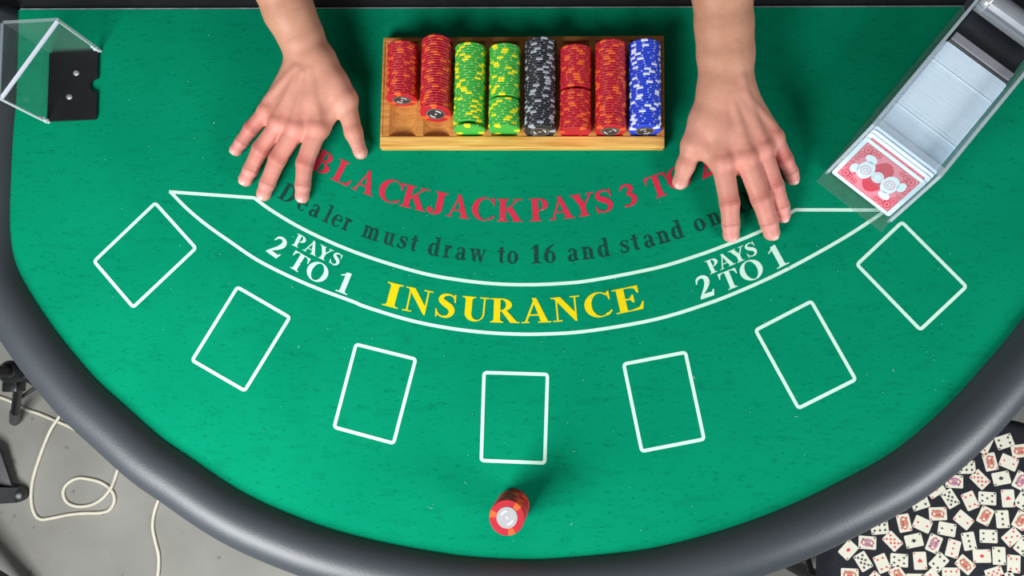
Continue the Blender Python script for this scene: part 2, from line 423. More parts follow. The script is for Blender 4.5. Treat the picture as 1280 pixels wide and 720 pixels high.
def glyph(c):
    T = 0.24
    if c == 'I': return stem(.12,.36), .48
    if c == 'B': return stem(.12,.36,t=0,b=0)+ser(0,.4,0,1)+ser(0,.4,1,0)+bowl(.38,.755,.34,.245,.21,.05)+bowl(.40,.265,.42,.265,.24,.05)+rc(.3,.95,.4,1)+rc(.3,.48,.42,.54)+rc(.3,0,.42,.05), .84
    if c == 'D': return stem(.12,.36,t=0,b=0)+ser(0,.4,0,1)+ser(0,.4,1,0)+bowl(.38,.5,.56,.5,.24,.05), .96
    if c == 'L': return stem(.12,.36,b=0)+rc(0,0,.8,.05)+[[(.36,.05),(.62,.05),(.80,0),(.86,.32),(.82,.32),(.70,.12),(.5,.05)]], .88
    if c == 'A': return dg(.08,0,.42,.95,.08)+[[(.36,1.02),(.52,1.02),(.93,0),(.67,0)]]+rc(.2,.29,.75,.35)+ser(-.02,.26,0,1)+ser(.56,1.02,0,1), 1.0
    if c == 'C': return ring((.5,.5,.5,.52),(.56,.5,.31,.465),48,312)+[[(.80,.95),(.86,1.02),(.90,1.02),(.91,.66),(.87,.66),(.82,.82)], [(.78,.10),(.86,.20),(.92,.24),(.95,.20),(.84,.06),(.70,.0)]], .95
    if c == 'K': return stem(.12,.36)+[[(.34,.42),(.34,.50),(.78,.97),(.88,.97)]]+[[(.42,.50),(.60,.66),(1.0,0),(.72,0)]]+ser(.64,1.04,1,0)+ser(.64,1.06,0,1), 1.05
    if c == 'J': return rc(.32,.25,.56,1)+ser(.2,.68,1,0,.32,.56)+ring((.28,.25,.28,.29),(.23,.25,.09,.23),205,360,14)+[el(.12,.16,.115,.115,0,360,14)[:-1]], .68
    if c == 'P': return stem(.12,.36,t=0)+ser(0,.4,1,0)+bowl(.38,.72,.38,.28,.22,.055)+rc(.3,.945,.4,1)+rc(.3,.44,.4,.495), .78
    if c == 'R': return stem(.12,.36,t=0)+ser(0,.4,1,0)+bowl(.40,.735,.38,.265,.22,.055)+rc(.3,.945,.42,1)+rc(.3,.47,.42,.525)+[[(.38,.50),(.60,.50),(1.02,0),(.74,0)]]+ser(.74,1.07,0,1), 1.05
    if c == 'Y': return [[(.06,1),(.34,1),(.60,.52),(.60,.42),(.36,.42)]]+[[(.82,1),(.91,1),(.60,.46),(.52,.46)]]+stem(.36,.60,0,.5,t=0)+ser(-.02,.46,1,0)+ser(.66,1.02,1,0), 1.0
    if c == 'S': return S_(), .75
    if c == 'T': return stem(.34,.58,t=0)+rc(0,.945,.92,1)+[[(0,1),(0,.68),(.04,.68),(.10,.86),(.2,.95)], [(.92,1),(.72,.95),(.82,.86),(.88,.68),(.92,.68)]], .92
    if c == 'O': return ring((.53,.5,.53,.52),(.53,.5,.28,.465)), 1.06
    if c == 'N': return rc(.14,0,.20,1)+rc(.80,-.02,.86,1)+[[(.04,1),(.32,1),(.86,.26),(.86,-.03),(.80,-.03),(.14,.88)]]+ser(0,.34,0,1)+ser(.66,1.0,1,0)+ser(-.02,.3,1,0), 1.0
    if c == 'U': return rc(.12,.3,.36,1)+rc(.76,.3,.82,1)+ring((.47,.32,.35,.34),(.56,.32,.20,.27),180,360,18)+ser(0,.48,1,0,.12,.36)+ser(.62,.96,1,0), .96
    if c == 'E': return stem(.12,.36,t=0,b=0)+ser(0,.5,0,1)+ser(0,.5,1,0)+rc(.3,.945,.8,1)+[[(.80,1),(.50,.95),(.68,.90),(.75,.70),(.80,.70)]]+rc(.3,.47,.58,.53)+[[(.62,.34),(.62,.66),(.57,.66),(.48,.5),(.57,.34)]]+rc(.3,0,.84,.05)+[[(.84,0),(.90,.32),(.86,.32),(.74,.11),(.5,.05)]], .88
    if c == '1': return stem(.24,.48,0,1,.16,0)+[[(.24,1),(.48,1.02),(.24,.72)], [(.04,.80),(.06,.76),(.24,.84),(.40,1.02)]], .66
    if c == '2': return sk([(.07,.68),(.15,.88),(.34,.95),(.50,.86),(.52,.68),(.42,.48),(.24,.27),(.08,.08)], [.04,.1,.13,.2,.23,.18,.11,.06])+[[(.02,0),(.62,0),(.70,.28),(.65,.28),(.58,.19),(.22,.19),(.06,.10)]], .72
    if c == '3': return sk([(.06,.76),(.16,.91),(.32,.95),(.46,.85),(.45,.69),(.28,.55)], [.04,.1,.11,.18,.18,.05])+sk([(.26,.55),(.45,.48),(.52,.28),(.42,.10),(.25,.03),(.10,.08)], [.05,.16,.22,.16,.08,.13]), .68
    if c == '6': return ring((.32,.32,.32,.34),(.33,.31,.12,.29))+sk([(.60,.98),(.36,.86),(.16,.62),(.1,.34)], [.04,.11,.18,.2]), .66
    if c == '7': return rc(.05,.83,.62,1)+[[(.05,1),(.02,.72),(.07,.72),(.12,.83)], [(.48,.86),(.62,.92),(.32,0),(.16,0)]], .66
    if c == 'a': return rc(.34,.04,.52,.48)+sk([(.10,.50),(.16,.62),(.30,.65),(.41,.56),(.43,.42)], [.12,.09,.06,.14,.18])+ring((.23,.17,.22,.2),(.27,.17,.09,.15))+[[(.34,.1),(.52,.12),(.60,.05),(.54,0),(.42,0)]], .6
    if c == 'e': return ring((.3,.33,.3,.35),(.34,.33,.15,.31),8,322)+rc(.12,.35,.58,.41), .6
    if c == 'd': return ring((.27,.33,.27,.35),(.31,.33,.11,.29))+rc(.40,0,.58,1)+ser(.3,.58,1,0)+ser(.4,.67,0,1), .68
    if c == 'l': return stem(.10,.28,0,1,.09,0)+ser(0,.28,1,0), .38
    if c == 'r': return stem(.10,.28,0,.66,.09,0)+ser(0,.28,.68,0)+sk([(.26,.46),(.33,.62),(.44,.6)], [.05,.1,.16]), .52
    if c == 'n': return stem(.10,.28,0,.66,.08,0)+ser(0,.28,.68,0)+arch(.20,.62,.68)+ser(.36,.7,0,1), .72
    if c == 'm': return stem(.10,.28,0,.66,.07,0)+ser(0,.28,.68,0)+arch(.20,.60,.68)+ser(.36,.66,0,1)+arch(.54,.94,.68)+ser(.70,1.02,0,1), 1.03
    if c == 'u': return [[(.70-x, .67-y) for x, y in q] for q in stem(.10,.28,0,.66,0,0)+arch(.20,.62,.68)]+ser(-.02,.26,.67,0)+ser(.3,.6,.67,0)+ser(.42,.72,0,1), .72
    if c == 's': return S_(.68, .72), .54
    if c == 't': return rc(.14,.1,.32,.86)+rc(0,.60,.44,.67)+sk([(.23,.16),(.28,.04),(.42,.1)], [.18,.09,.04])+[[(.14,.67),(.32,.9),(.32,.67)]], .46
    if c == 'w': return dg(.08,.66,.26,0,.17)+dg(.26,0,.46,.62,.07)+dg(.40,.66,.62,0,.17)+dg(.64,0,.84,.64,.07)+ser(0,.34,.68,0)+ser(.36,.62,.68,0)+ser(.74,.98,.68,0), .98
    if c == 'o': return ring((.31,.33,.31,.35),(.31,.33,.12,.30)), .62
    return [], .4
def fit_circle(P):
    P = np.array(P); A = np.c_[2*P, np.ones(len(P))]; b = (P**2).sum(1)
    s = np.linalg.lstsq(A, b, rcond=None)[0]
    return s[:2], math.sqrt(s[2]+s[0]**2+s[1]**2)
def lettering(name, chars, material, cap, label, wide=1.0, straight=False, shift=0.0):
    """chars: (char, pixel of the middle of its foot)"""
    P = np.array([F(*c[1])[:2] for c in chars]); mb = MB()
    if straight:
        d = P[-1]-P[0]; d /= np.linalg.norm(d)
    else:
        c, r = fit_circle(P)
    for cc, p in zip(chars, P):
        ch = cc[0]; wd = (cc[2] if len(cc) > 2 else 1.0)*wide; cp = (cc[3] if len(cc) > 3 else 1.0)*cap
        if straight: x = d; q = P[0]+d*np.dot(p-P[0], d)
        else:
            u = p-c; u /= np.linalg.norm(u); q = c+u*r; x = np.array((-u[1], u[0]))
            if x[0] < 0: x = -x
        y = np.array((-x[1], x[0])); q = q+y*shift
        polys, w = glyph(ch)
        for pi, poly in enumerate(polys):
            V = [(*(q+x*((a-w/2)*cp*wd)+y*(b*cp)), PZ+pi*6e-6) for a, b in poly]
            A = sum(V[i][0]*V[(i+1) % len(V)][1]-V[(i+1) % len(V)][0]*V[i][1] for i in range(len(V)))
            if A < 0: V = V[::-1]
            mb.add(V, [list(range(len(V)))])
    mb.build(name, material, table)['label'] = label
lettering('headline_lettering', [('B',(398,213.5),1.06),('L',(424.5,228.5),1.08),('A',(452,241),1.0),('C',(484,252.5),1.12),('K',(515,261),1.12),('J',(543,269),1.22),('A',(571.5,274),1.02),('C',(603,277),1.07),('K',(637,277),1.06),
  ('P',(674.5,275.6),1.08),('A',(703,272.5),1.07),('Y',(731,268.5),1.02),('S',(757,263),1.14),('3',(789,256),1.14),('T',(827,246),1.06),('O',(855,236),1.03),('2',(889,222),1.1)], RED_PRINT, 0.0292, 'red BLACKJACK PAYS 3 TO 2 lettering')
lettering('rule_lettering', [('D',(356,250)),('e',(375,262.5)),('a',(390,271)),('l',(406,278)),('e',(418,283)),('r',(431,288)),('m',(461,299)),('u',(484,307)),('s',(501,311)),('t',(515,314.5)),
  ('d',(541,320)),('r',(558,323)),('a',(575,325.5)),('w',(596,327.5)),('t',(626,330)),('o',(640.5,330.7)),('1',(670,330)),('6',(688,329)),('a',(717,326.7)),('n',(736,324)),('d',(756,321)),
  ('s',(782,315.5)),('t',(796,312)),('a',(813,308)),('n',(831,302.5)),('d',(849,297)),('o',(877,287.5)),('n',(896,280.5)),('a',(926,266)),('l',(940,260)),('l',(948,255)),('1',(968,246)),('7',(982,239)),('s',(995,232))],
  BLACK_PRINT, 0.0235, 'dark Dealer must draw to 16 and stand on all 17s lettering', 0.95)
lettering('insurance_lettering', [('I',(487.3,383),1.45),('N',(519,391),1.14),('S',(555,398),1.2),('U',(592.5,401.5),1.17),('R',(630.5,403),1.13),('A',(670.5,403),1.17),('N',(709,400.5),1.15),('C',(750,396.5),1.18),('E',(788.5,389.5),1.32)], YELLOW_PRINT, 0.0305, 'yellow INSURANCE lettering')
lettering('payout_lettering', [('P',(371,309)),('A',(386.5,316.5)),('Y',(402,324)),('S',(416.5,331))], WHITE_PRINT, 0.0165, 'small white PAYS lettering', 1.15, True)
lettering('payout_lettering', [('2',(339,320)),('T',(367.5,337.5),1.05,.84),('O',(391,351.5),1.05,.90),('1',(425.5,366.5))], WHITE_PRINT, 0.0270, 'large white 2 TO 1 lettering', 1.06, shift=0.0008)
lettering('payout_lettering', [('P',(895,340)),('A',(910,333.5)),('Y',(926.5,326.5)),('S',(942,320)),], WHITE_PRINT, 0.0175, 'small white PAYS lettering', 1.15, True)
lettering('payout_lettering', [('2',(886,373)),('T',(917,361.5),1.05,.82),('O',(945,350.5),1.05,.88),('1',(979,334.5))], WHITE_PRINT, 0.0280, 'large white 2 TO 1 lettering', 1.06, shift=0.0016)
# lint on the felt
mb = MB()
for k in range(190):
    px, py = R.uniform(30, 1240), R.uniform(16, 690)
    if (275 < px < 470 and py < 270) or (835 < px < 1005 and py < 315) or (465 < px < 840 and py < 200) or (px > 1000 and py < 300) or (px < 135 and py < 165): continue
    p = F(px, py); q = np.array((p.x, p.y))
    if ((bnd-q)**2).sum(1).min() < 0.012**2 or (np.abs(px-640) > 560 and py > 330) or py > 690-((px-650)/640)**2*300: continue
    a = R.uniform(0, 6.28); L = R.choice([0.0005, 0.0006, 0.0007, 0.0008, 0.0018]); w = 0.0004
    d = Vector((math.cos(a), math.sin(a), 0)); e = Vector((-d.y, d.x, 0))
    c = p+Vector((0, 0, 0.0007))
    mb.add([c-d*L-e*w, c+d*L-e*w*0.6, c+d*L*0.8+e*w, c-d*L*0.9+e*w*0.7, c+Vector((0, 0, 0.0006))], [[0, 1, 4], [1, 2, 4], [2, 3, 4], [3, 0, 4]])
o = mb.build('lint', mat('lint', (150, 215, 185), 0.9, noise=0.1), table); tag(o, 'tiny pale lint specks', kind='stuff')

# ------------------------------------------------------------------ chip rack
rackM = empty('chip_rack', F(653, 189))
tag(rackM, 'oak chip rack with eight grooves between the two hands', 'chip rack')
RH = 0.0145
fl, fr_ = F(477.5, 188.5), F(829, 188.5)
x0, x1 = fl.x, fr_.x
yf = 0.5*(fl.y+fr_.y)
yb = F(653, 45.5, RH).y
BARW = 0.0150
colx = [F(px, 110, 0.030).x for px in (500.5, 543.5, 586, 629.5, 674.5, 718.5, 762.5, 805.5)]
GR, GZ = 0.0212, 0.0255       # groove radius, axis height
mb = MB(); n = 9
poly = [(x0, 0.0008), (x1, 0.0008), (x1, RH-0.006)]
TOPZ = 0.0135
for cx in reversed(colx):
    hw = math.sqrt(max(1e-9, GR**2-(GZ-TOPZ)**2))
    a0 = math.atan2(TOPZ-GZ, hw)
    for k in range(n+1):
        a = a0-(math.pi+2*a0)*k/n
        poly.append((cx+GR*math.cos(a), GZ+GR*math.sin(a)))
poly.append((x0, RH-0.006))
poly[2] = (x1, TOPZ); poly[-1] = (x0, TOPZ)
ya, yb2 = yf+BARW, yb-0.006
N = len(poly)
vs = [(x, ya, Z0+z) for x, z in poly]+[(x, yb2, Z0+z) for x, z in poly]
mb.add(vs, [list(range(N)), list(range(N, 2*N))[::-1]]+[[i, N+i, N+(i+1) % N, (i+1) % N] for i in range(N)])
mb.build('grooved_tray', OAK_DARK, rackM)
mb = MB(); mb.box(((x0+x1)/2, yf+BARW/2, Z0+RH/2+.0004), (x1-x0, BARW, RH-.0008), bev=0.0012); mb.build('front_bar', OAK, rackM)
mb = MB(); mb.box(((x0+x1)/2, yb-0.003, Z0+RH/2+.0004), (x1-x0, 0.006, RH-.0008), bev=0.001); mb.build('back_bar', OAK_DARK, rackM)
for xx in (x0+0.0015, x1-0.0015):
    mb = MB(); mb.box((xx, (yf+BARW+yb-0.006)/2, Z0+RH/2+.0004), (0.003, yb-yf-BARW-0.006, RH-.0008), bev=0.0008); mb.build('side_bar', OAK_DARK, rackM)

RROT = math.atan2(fr_.y-fl.y, fr_.x-fl.x)
rackM.rotation_euler = (0, 0, RROT)
RKM = Matrix.Translation(rackM.location) @ Matrix.Rotation(RROT, 4, 'Z') @ Matrix.Translation(-rackM.location)
# ------------------------------------------------------------------ chips
CR, CT = 0.0198, 0.0033
def chip_mesh(name, base, spot, dot):
    ms = [mat(name+'_body', base, 0.55, noise=0.06, nscale=120), mat(name+'_spot', spot, 0.55, noise=0.06, nscale=120), mat(name+'_dot', dot, 0.55, noise=0.05)]
    n = 60; pat = [1, 1, 1, 1, 0, 0, 0, 0, 2, 0, 0, 0, 0, 0, 0, 2, 0, 0, 0, 0]
    prof = [(CR*0.62, -CT/2), (CR-0.0006, -CT/2), (CR, -CT/2+0.0006), (CR, -CT/6), (CR, CT/6), (CR, CT/2-0.0006), (CR-0.0006, CT/2), (CR*0.62, CT/2)]
    mb = MB(); k = len(prof)
    vs = [(r*math.cos(2*math.pi*j/n), r*math.sin(2*math.pi*j/n), z) for r, z in prof for j in range(n)]
    mb.v = vs
    for i in range(k-1):
        for j in range(n):
            t = pat[j % 20]; m = 0
            if t == 1: m = 1
            if t == 2 and i == 3: m = 2
            mb.f.append([i*n+j, i*n+(j+1) % n, (i+1)*n+(j+1) % n, (i+1)*n+j]); mb.m.append(m)
    mb.f += [list(range(n))[::-1], [(k-1)*n+j for j in range(n)]]; mb.m += [0, 0]
    me = bpy.data.meshes.new(name); me.from_pydata(mb.v, [], mb.f)
    for m in ms: me.materials.append(m)
    me.polygons.foreach_set('material_index', mb.m)
    me.polygons.foreach_set('use_smooth', [True]*len(mb.f))
    try: me.set_sharp_from_angle(angle=math.radians(35))
    except Exception: pass
    return me
CHIP = {'red': chip_mesh('red_chip', (186, 20, 40), (236, 96, 38), (240, 120, 60)),
        'green': chip_mesh('green_chip', (62, 178, 66), (244, 232, 20), (240, 240, 120)),
        'black': chip_mesh('black_chip', (38, 40, 46), (172, 178, 188), (190, 195, 200)),
        'blue': chip_mesh('blue_chip', (30, 66, 206), (226, 234, 250), (226, 234, 250))}
INLAY_DARK = mat('inlay_dark', (52, 50, 52), 0.45, noise=0.2, nscale=300)
INLAY_RIM = mat('inlay_rim', (120, 116, 110), 0.45, noise=0.1)
INLAY_GREY = mat('inlay_grey', (176, 176, 178), 0.4, noise=0.05, nscale=200)
INLAY_MARK = mat('inlay_mark', (235, 235, 235), 0.4, noise=0.03)
def inlay_mesh(face, rim):
    mb = MB()
    mb.lathe([(CR*0.60, 0), (CR*0.60, 0.0004), (0.0001, 0.0004)], n=32)
    a = el(0, 0, CR*0.60, CR*0.60, 0, 360, 32); b = el(0, 0, CR*0.53, CR*0.53, 0, 360, 32)
    for i in range(32): mb.add([(*a[i], 0.0005), (*a[i+1], 0.0005), (*b[i+1], 0.0005), (*b[i], 0.0005)], [[0, 1, 2, 3]], 1)
    for q in range(-3, 4):      # rows of tiny marks above and below, a sign in the middle
        for sgn in (1, -1):
            an = math.radians(90*sgn+q*9.5); r = CR*0.36
            c = (r*math.cos(an), r*math.sin(an)); s = 0.0006
            mb.add([(c[0]-s, c[1]-s*1.5, .0006), (c[0]+s, c[1]-s*1.5, .0006), (c[0]+s, c[1]+s*1.5, .0006), (c[0]-s, c[1]+s*1.5, .0006)], [[0, 1, 2, 3]], 2)
    for poly in S_(0.0042, 0.0042):
        mb.add([(x-0.0015, y-0.0021, .0006) for x, y in poly], [list(range(len(poly)))], 2)
    me = bpy.data.meshes.new('inlay'); me.from_pydata(mb.v, [], mb.f)
    for m in (face, rim, INLAY_MARK): me.materials.append(m)
    me.polygons.foreach_set('material_index', mb.m)
    return me
INL_D = inlay_mesh(INLAY_DARK, INLAY_RIM); INL_G = inlay_mesh(INLAY_GREY, INLAY_GREY)
ONES = 'first second third fourth fifth sixth seventh eighth ninth tenth eleventh twelfth thirteenth fourteenth fifteenth sixteenth seventeenth eighteenth nineteenth'.split()
def nth(i):
    if i <= 19: return ONES[i-1]
    t, u = divmod(i, 10); tens = {2: ('twentieth', 'twenty'), 3: ('thirtieth', 'thirty'), 4: ('fortieth', 'forty')}[t]
    return tens[0] if u == 0 else tens[1]+'-'+ONES[u-1]
def chip(kind, M, label, group, inlay=None):
    o = bpy.data.objects.new('poker_chip', CHIP[kind]); COL.objects.link(o)
    o.matrix_world = M; tag(o, label, 'poker chip', group)
    if inlay:
        c = bpy.data.objects.new('inlay', inlay); COL.objects.link(c); c.parent = o
        c.location = (0, 0, CT/2); c['label'] = 'round printed inlay'
    return o
# columns: colour, pixel y of the back end and of the front end along the crest, lean, gaps after which chip, front visible
COLS = [('red', 52, 123, 3, {}, True), ('red', 47, 138, 14, {}, True), ('green', 53, 167, 2, {1: .0042}, False), ('green', 53, 168, 1, {11: .0026}, False),
        ('black', 46, 163, 6, {}, True), ('red', 53, 167, 1, {15: .0034}, False), ('red', 47, 164, 5, {}, True), ('blue', 46, 164, 4, {}, True)]
for ci, (kind, pb, pf, lean, gaps, face) in enumerate(COLS):
    pxc = (500.5, 543.5, 586, 629.5, 674.5, 718.5, 762.5, 805.5)[ci]
    zc = Z0+GZ-(GR-CR)+0.0002
    y_back = F(pxc, pb, 0.046).y; y_front = max(F(pxc, pf, 0.046).y, yf+BARW+0.001)
    pitch = CT/math.cos(math.radians(lean))+0.00004
    tot = (y_back-y_front-sum(gaps.values()))
    num = int(tot/pitch)
    y_front = y_back-num*pitch-sum(gaps.values())
    y = y_front+pitch/2
    for k in range(num):
        ln = math.radians(lean+R.uniform(-.6, .6)*(0.3 if lean < 2 else 1))
        rx = R.uniform(-.0004, .0004)
        # local z of the chip points to the players (-y), leaning back by ln
        Mx = RKM @ Matrix.Translation((colx[ci]+rx, y, zc+CR*(1/math.cos(ln)-1)*0.5)) @ Matrix.Rotation(math.radians(90)-ln, 4, 'X') @ Matrix.Rotation(R.uniform(0, 6.283), 4, 'Z')
        inl = INL_D if ((k == 0 and face) or k-1 in [g-1 for g in gaps]) else None
        chip(kind, Mx, '%s chip, %s from the front of the %s rack column from the left' % (kind, nth(k+1), ONES[ci]), '%s chips of the %s rack column from the left' % (kind, ONES[ci]), inl)
        y += pitch+gaps.get(k+1, 0)
# bet stack at the front of the table
base = F(641.5, 631.5); NST = 24
for k in range(NST):
    t = k/(NST-1)
    M = Matrix.Translation((base.x-0.0035*t+R.uniform(-.0006, .0006), base.y-0.0015*t+R.uniform(-.0006, .0006), Z0+0.0003+CT*(k+0.5))) @ Matrix.Rotation(math.radians(35) if k == NST-1 else R.uniform(0, 6.28), 4, 'Z')
    chip('red', M, 'red chip %s in the bet stack near the front rail' % ('on top, with grey printed centre,' if k == NST-1 else nth(k+1)+' from the bottom'), 'red chips of the bet stack near the front rail', INL_G if k == NST-1 else None)

# ------------------------------------------------------------------ discard tray
c_sw, c_nw, c_ne, c_se = F(60, 150, .004), F(61, 66, .004), F(121, 64, .004), F(122, 150, .004)
tray = empty('discard_tray', F(91, 108))
tag(tray, 'clear acrylic discard tray on a black notched base', 'card tray')
TA = 0.25*(math.atan2(c_se.y-c_sw.y, c_se.x-c_sw.x)+math.atan2(c_ne.y-c_nw.y, c_ne.x-c_nw.x)-math.atan2(c_nw.x-c_sw.x, c_nw.y-c_sw.y)-math.atan2(c_ne.x-c_se.x, c_ne.y-c_se.y)); TPV = tray.location.copy()
c_sw, c_nw, c_ne, c_se = [TPV+Matrix.Rotation(-TA, 3, 'Z') @ (c-TPV) for c in (c_sw, c_nw, c_ne, c_se)]
bx0, bx1, by0, by1 = (c_sw.x+c_nw.x)/2, (c_ne.x+c_se.x)/2, (c_sw.y+c_se.y)/2, (c_nw.y+c_ne.y)/2
notch = F(121, 107, .004); nr = 0.0095
def arcp(cx, cy, r, a0, a1, n=8): return el(cx, cy, r, r, a0, a1, n)
poly = [(bx0, by0)] + arcp(bx1-0.004, by0+0.004, 0.004, -90, 0) + [(bx1, notch.y-nr-0.003)] + [(x, y) for x, y in arcp(bx1, notch.y, nr, 270, 90, 14)] + [(bx1, notch.y+nr+0.003)] + arcp(bx1-0.002, by1-0.002, 0.002, 0, 90) + [(bx0, by1)]
mb = MB(); mb.prism(poly, Z0+0.0002, Z0+0.0045); mb.build('base_plate', BLACK_PLASTIC, tray)
WH = 0.094; th = 0.003
mb = MB(); mb.box(((bx0+bx1)/2, by1+th/2, Z0+WH/2+0.0003), (bx1-bx0, th, WH)); mb.build('acrylic_wall', ACRYLIC, tray)
mb = MB(); mb.box((bx0-th/2, (by0+by1)/2+th/2, Z0+WH/2+0.0003), (th, by1-by0+th, WH)); mb.build('acrylic_wall', ACRYLIC, tray)
for (ex, ey, sx, sy) in ((bx1+0.0008, by1+th/2, 0.0016, th+0.001), (bx0-th/2, by0-0.0008, th+0.001, 0.0016)):
    mb = MB(); mb.box((ex, ey, Z0+WH/2+0.0003), (sx, sy, WH)); mb.build('polished_edge', ACRYLIC_EDGE, tray)
for (ex, ey, sx, sy) in (((bx0+bx1)/2, by1+th/2, bx1-bx0, th+0.0004), (bx0-th/2, (by0+by1)/2, th+0.0004, by1-by0)):
    mb = MB(); mb.box((ex, ey, Z0+WH+0.0008), (sx, sy, 0.0012)); mb.build('polished_edge', ACRYLIC_HAZE, tray)
p, q = Vector((bx1, by1, Z0+WH-0.0015)), Vector((bx0, by0, Z0+WH-0.0015))
mb = MB(); d = (q-p); mb.box((p+q)/2, (d.length, 0.0036, 0.003), Matrix.Rotation(math.atan2(d.y, d.x), 3, 'Z')); mb.build('diagonal_bar', mat('pale_bar', (226, 226, 240), 0.3, noise=0.03), tray)  # pale opaque bar drawn diagonally between the tops of the wall ends
for px, py in ((96, 91.5), (86.5, 121)):
    p = F(px, py, .0045); mb = MB()
    mb.lathe([(0.0042, 0), (0.0040, 0.0012), (0.0026, 0.0022), (0.0003, 0.0026)], p, 16); mb.build('screw', STEEL, tray, True)
for p, sgn in ((Vector((bx1, by1, Z0)), 1), (Vector((bx0, by0, Z0)), -1)):
    mb = MB()
    for k in range(7): mb.lathe([(0.0022, 0), (0.0016, 0.0016), (0.0003, 0.002)], p+Vector((R.uniform(-.002, .002), R.uniform(-.002, .002), 0.001+k*0.0028)), 6)
    mb.build('glue_bead', ACRYLIC_EDGE, tray)

tray.rotation_euler = (0, 0, TA)
# ------------------------------------------------------------------ dealing shoe
sl, sr = F(1017.5, 230, .003), F(1083, 281, .003)
ax = (sr-sl); ax.z = 0; ax.normalize(); sd = Vector((-ax.y, ax.x, 0))
so = F(1060, 259, .0); so = so
SM = Matrix(((ax.x, sd.x, 0, so.x), (ax.y, sd.y, 0, so.y), (0, 0, 1, Z0+0.0009), (0, 0, 0, 1)))   # local x across, y to the rear, z up
shoe = empty('dealing_shoe', so, math.atan2(ax.y, ax.x))
tag(shoe, 'clear acrylic card shoe with steel roller at the right of the dealer', 'card shoe')
HW = 0.0495; LEN = 0.345; AL = math.radians(50)
def sput(mb, name, m, smooth=False):
    mb.v = [tuple(SM @ Vector(v)) for v in mb.v]; return mb.build(name, m, shoe, smooth)
mb = MB(); mb.box((0, LEN/2, 0.0022), (HW*2+0.002, LEN, 0.004), bev=0.001); sput(mb, 'base_plate', ACRYLIC)
mb = MB(); mb.box((0, 0.03+(LEN-0.03)/2, 0.0052), (HW*2-0.012, LEN-0.03, 0.002)); sput(mb, 'shoe_floor', BLACK_PLASTIC)
WT = 0.0035; WHT = 0.070
for s in (-1, 1):
    prof = [(0.014, 0.0043), (LEN, 0.0043), (LEN, WHT), (0.068, WHT), (0.014, 0.012)]
    vs = [(s*(HW-WT), y, z) for y, z in prof]+[(s*HW, y, z) for y, z in prof]
    mb = MB(); mb.add(vs, [[0, 1, 2, 3, 4], [9, 8, 7, 6, 5]]+[[i, 5+i, 5+(i+1) % 5, (i+1) % 5] for i in range(5)]); sput(mb, 'side_wall', ACRYLIC_HAZE)
    mb = MB(); mb.box((s*(HW-WT/2), (0.068+LEN)/2, WHT+0.0006), (WT+0.0004, LEN-0.068, 0.001)); sput(mb, 'polished_edge', SHOE_EDGE)
    d = Vector((0, 0.054, 0.058)); mb = MB(); mb.box((s*(HW-WT/2), 0.041, 0.0412), (WT+0.0004, d.length, 0.001), Matrix.Rotation(math.atan2(d.z, d.y), 3, 'X')); sput(mb, 'polished_edge', SHOE_EDGE)
sa, ca = math.sin(AL), math.cos(AL)
def leaning(u, t, across=0.0):    # point u up the leaning card face, t behind it
    return Vector((across, 0.0185+u*ca+t*sa*1.0, 0.0072+u*sa-t*ca*0.0))
RX = Matrix.Rotation(AL, 3, 'X')
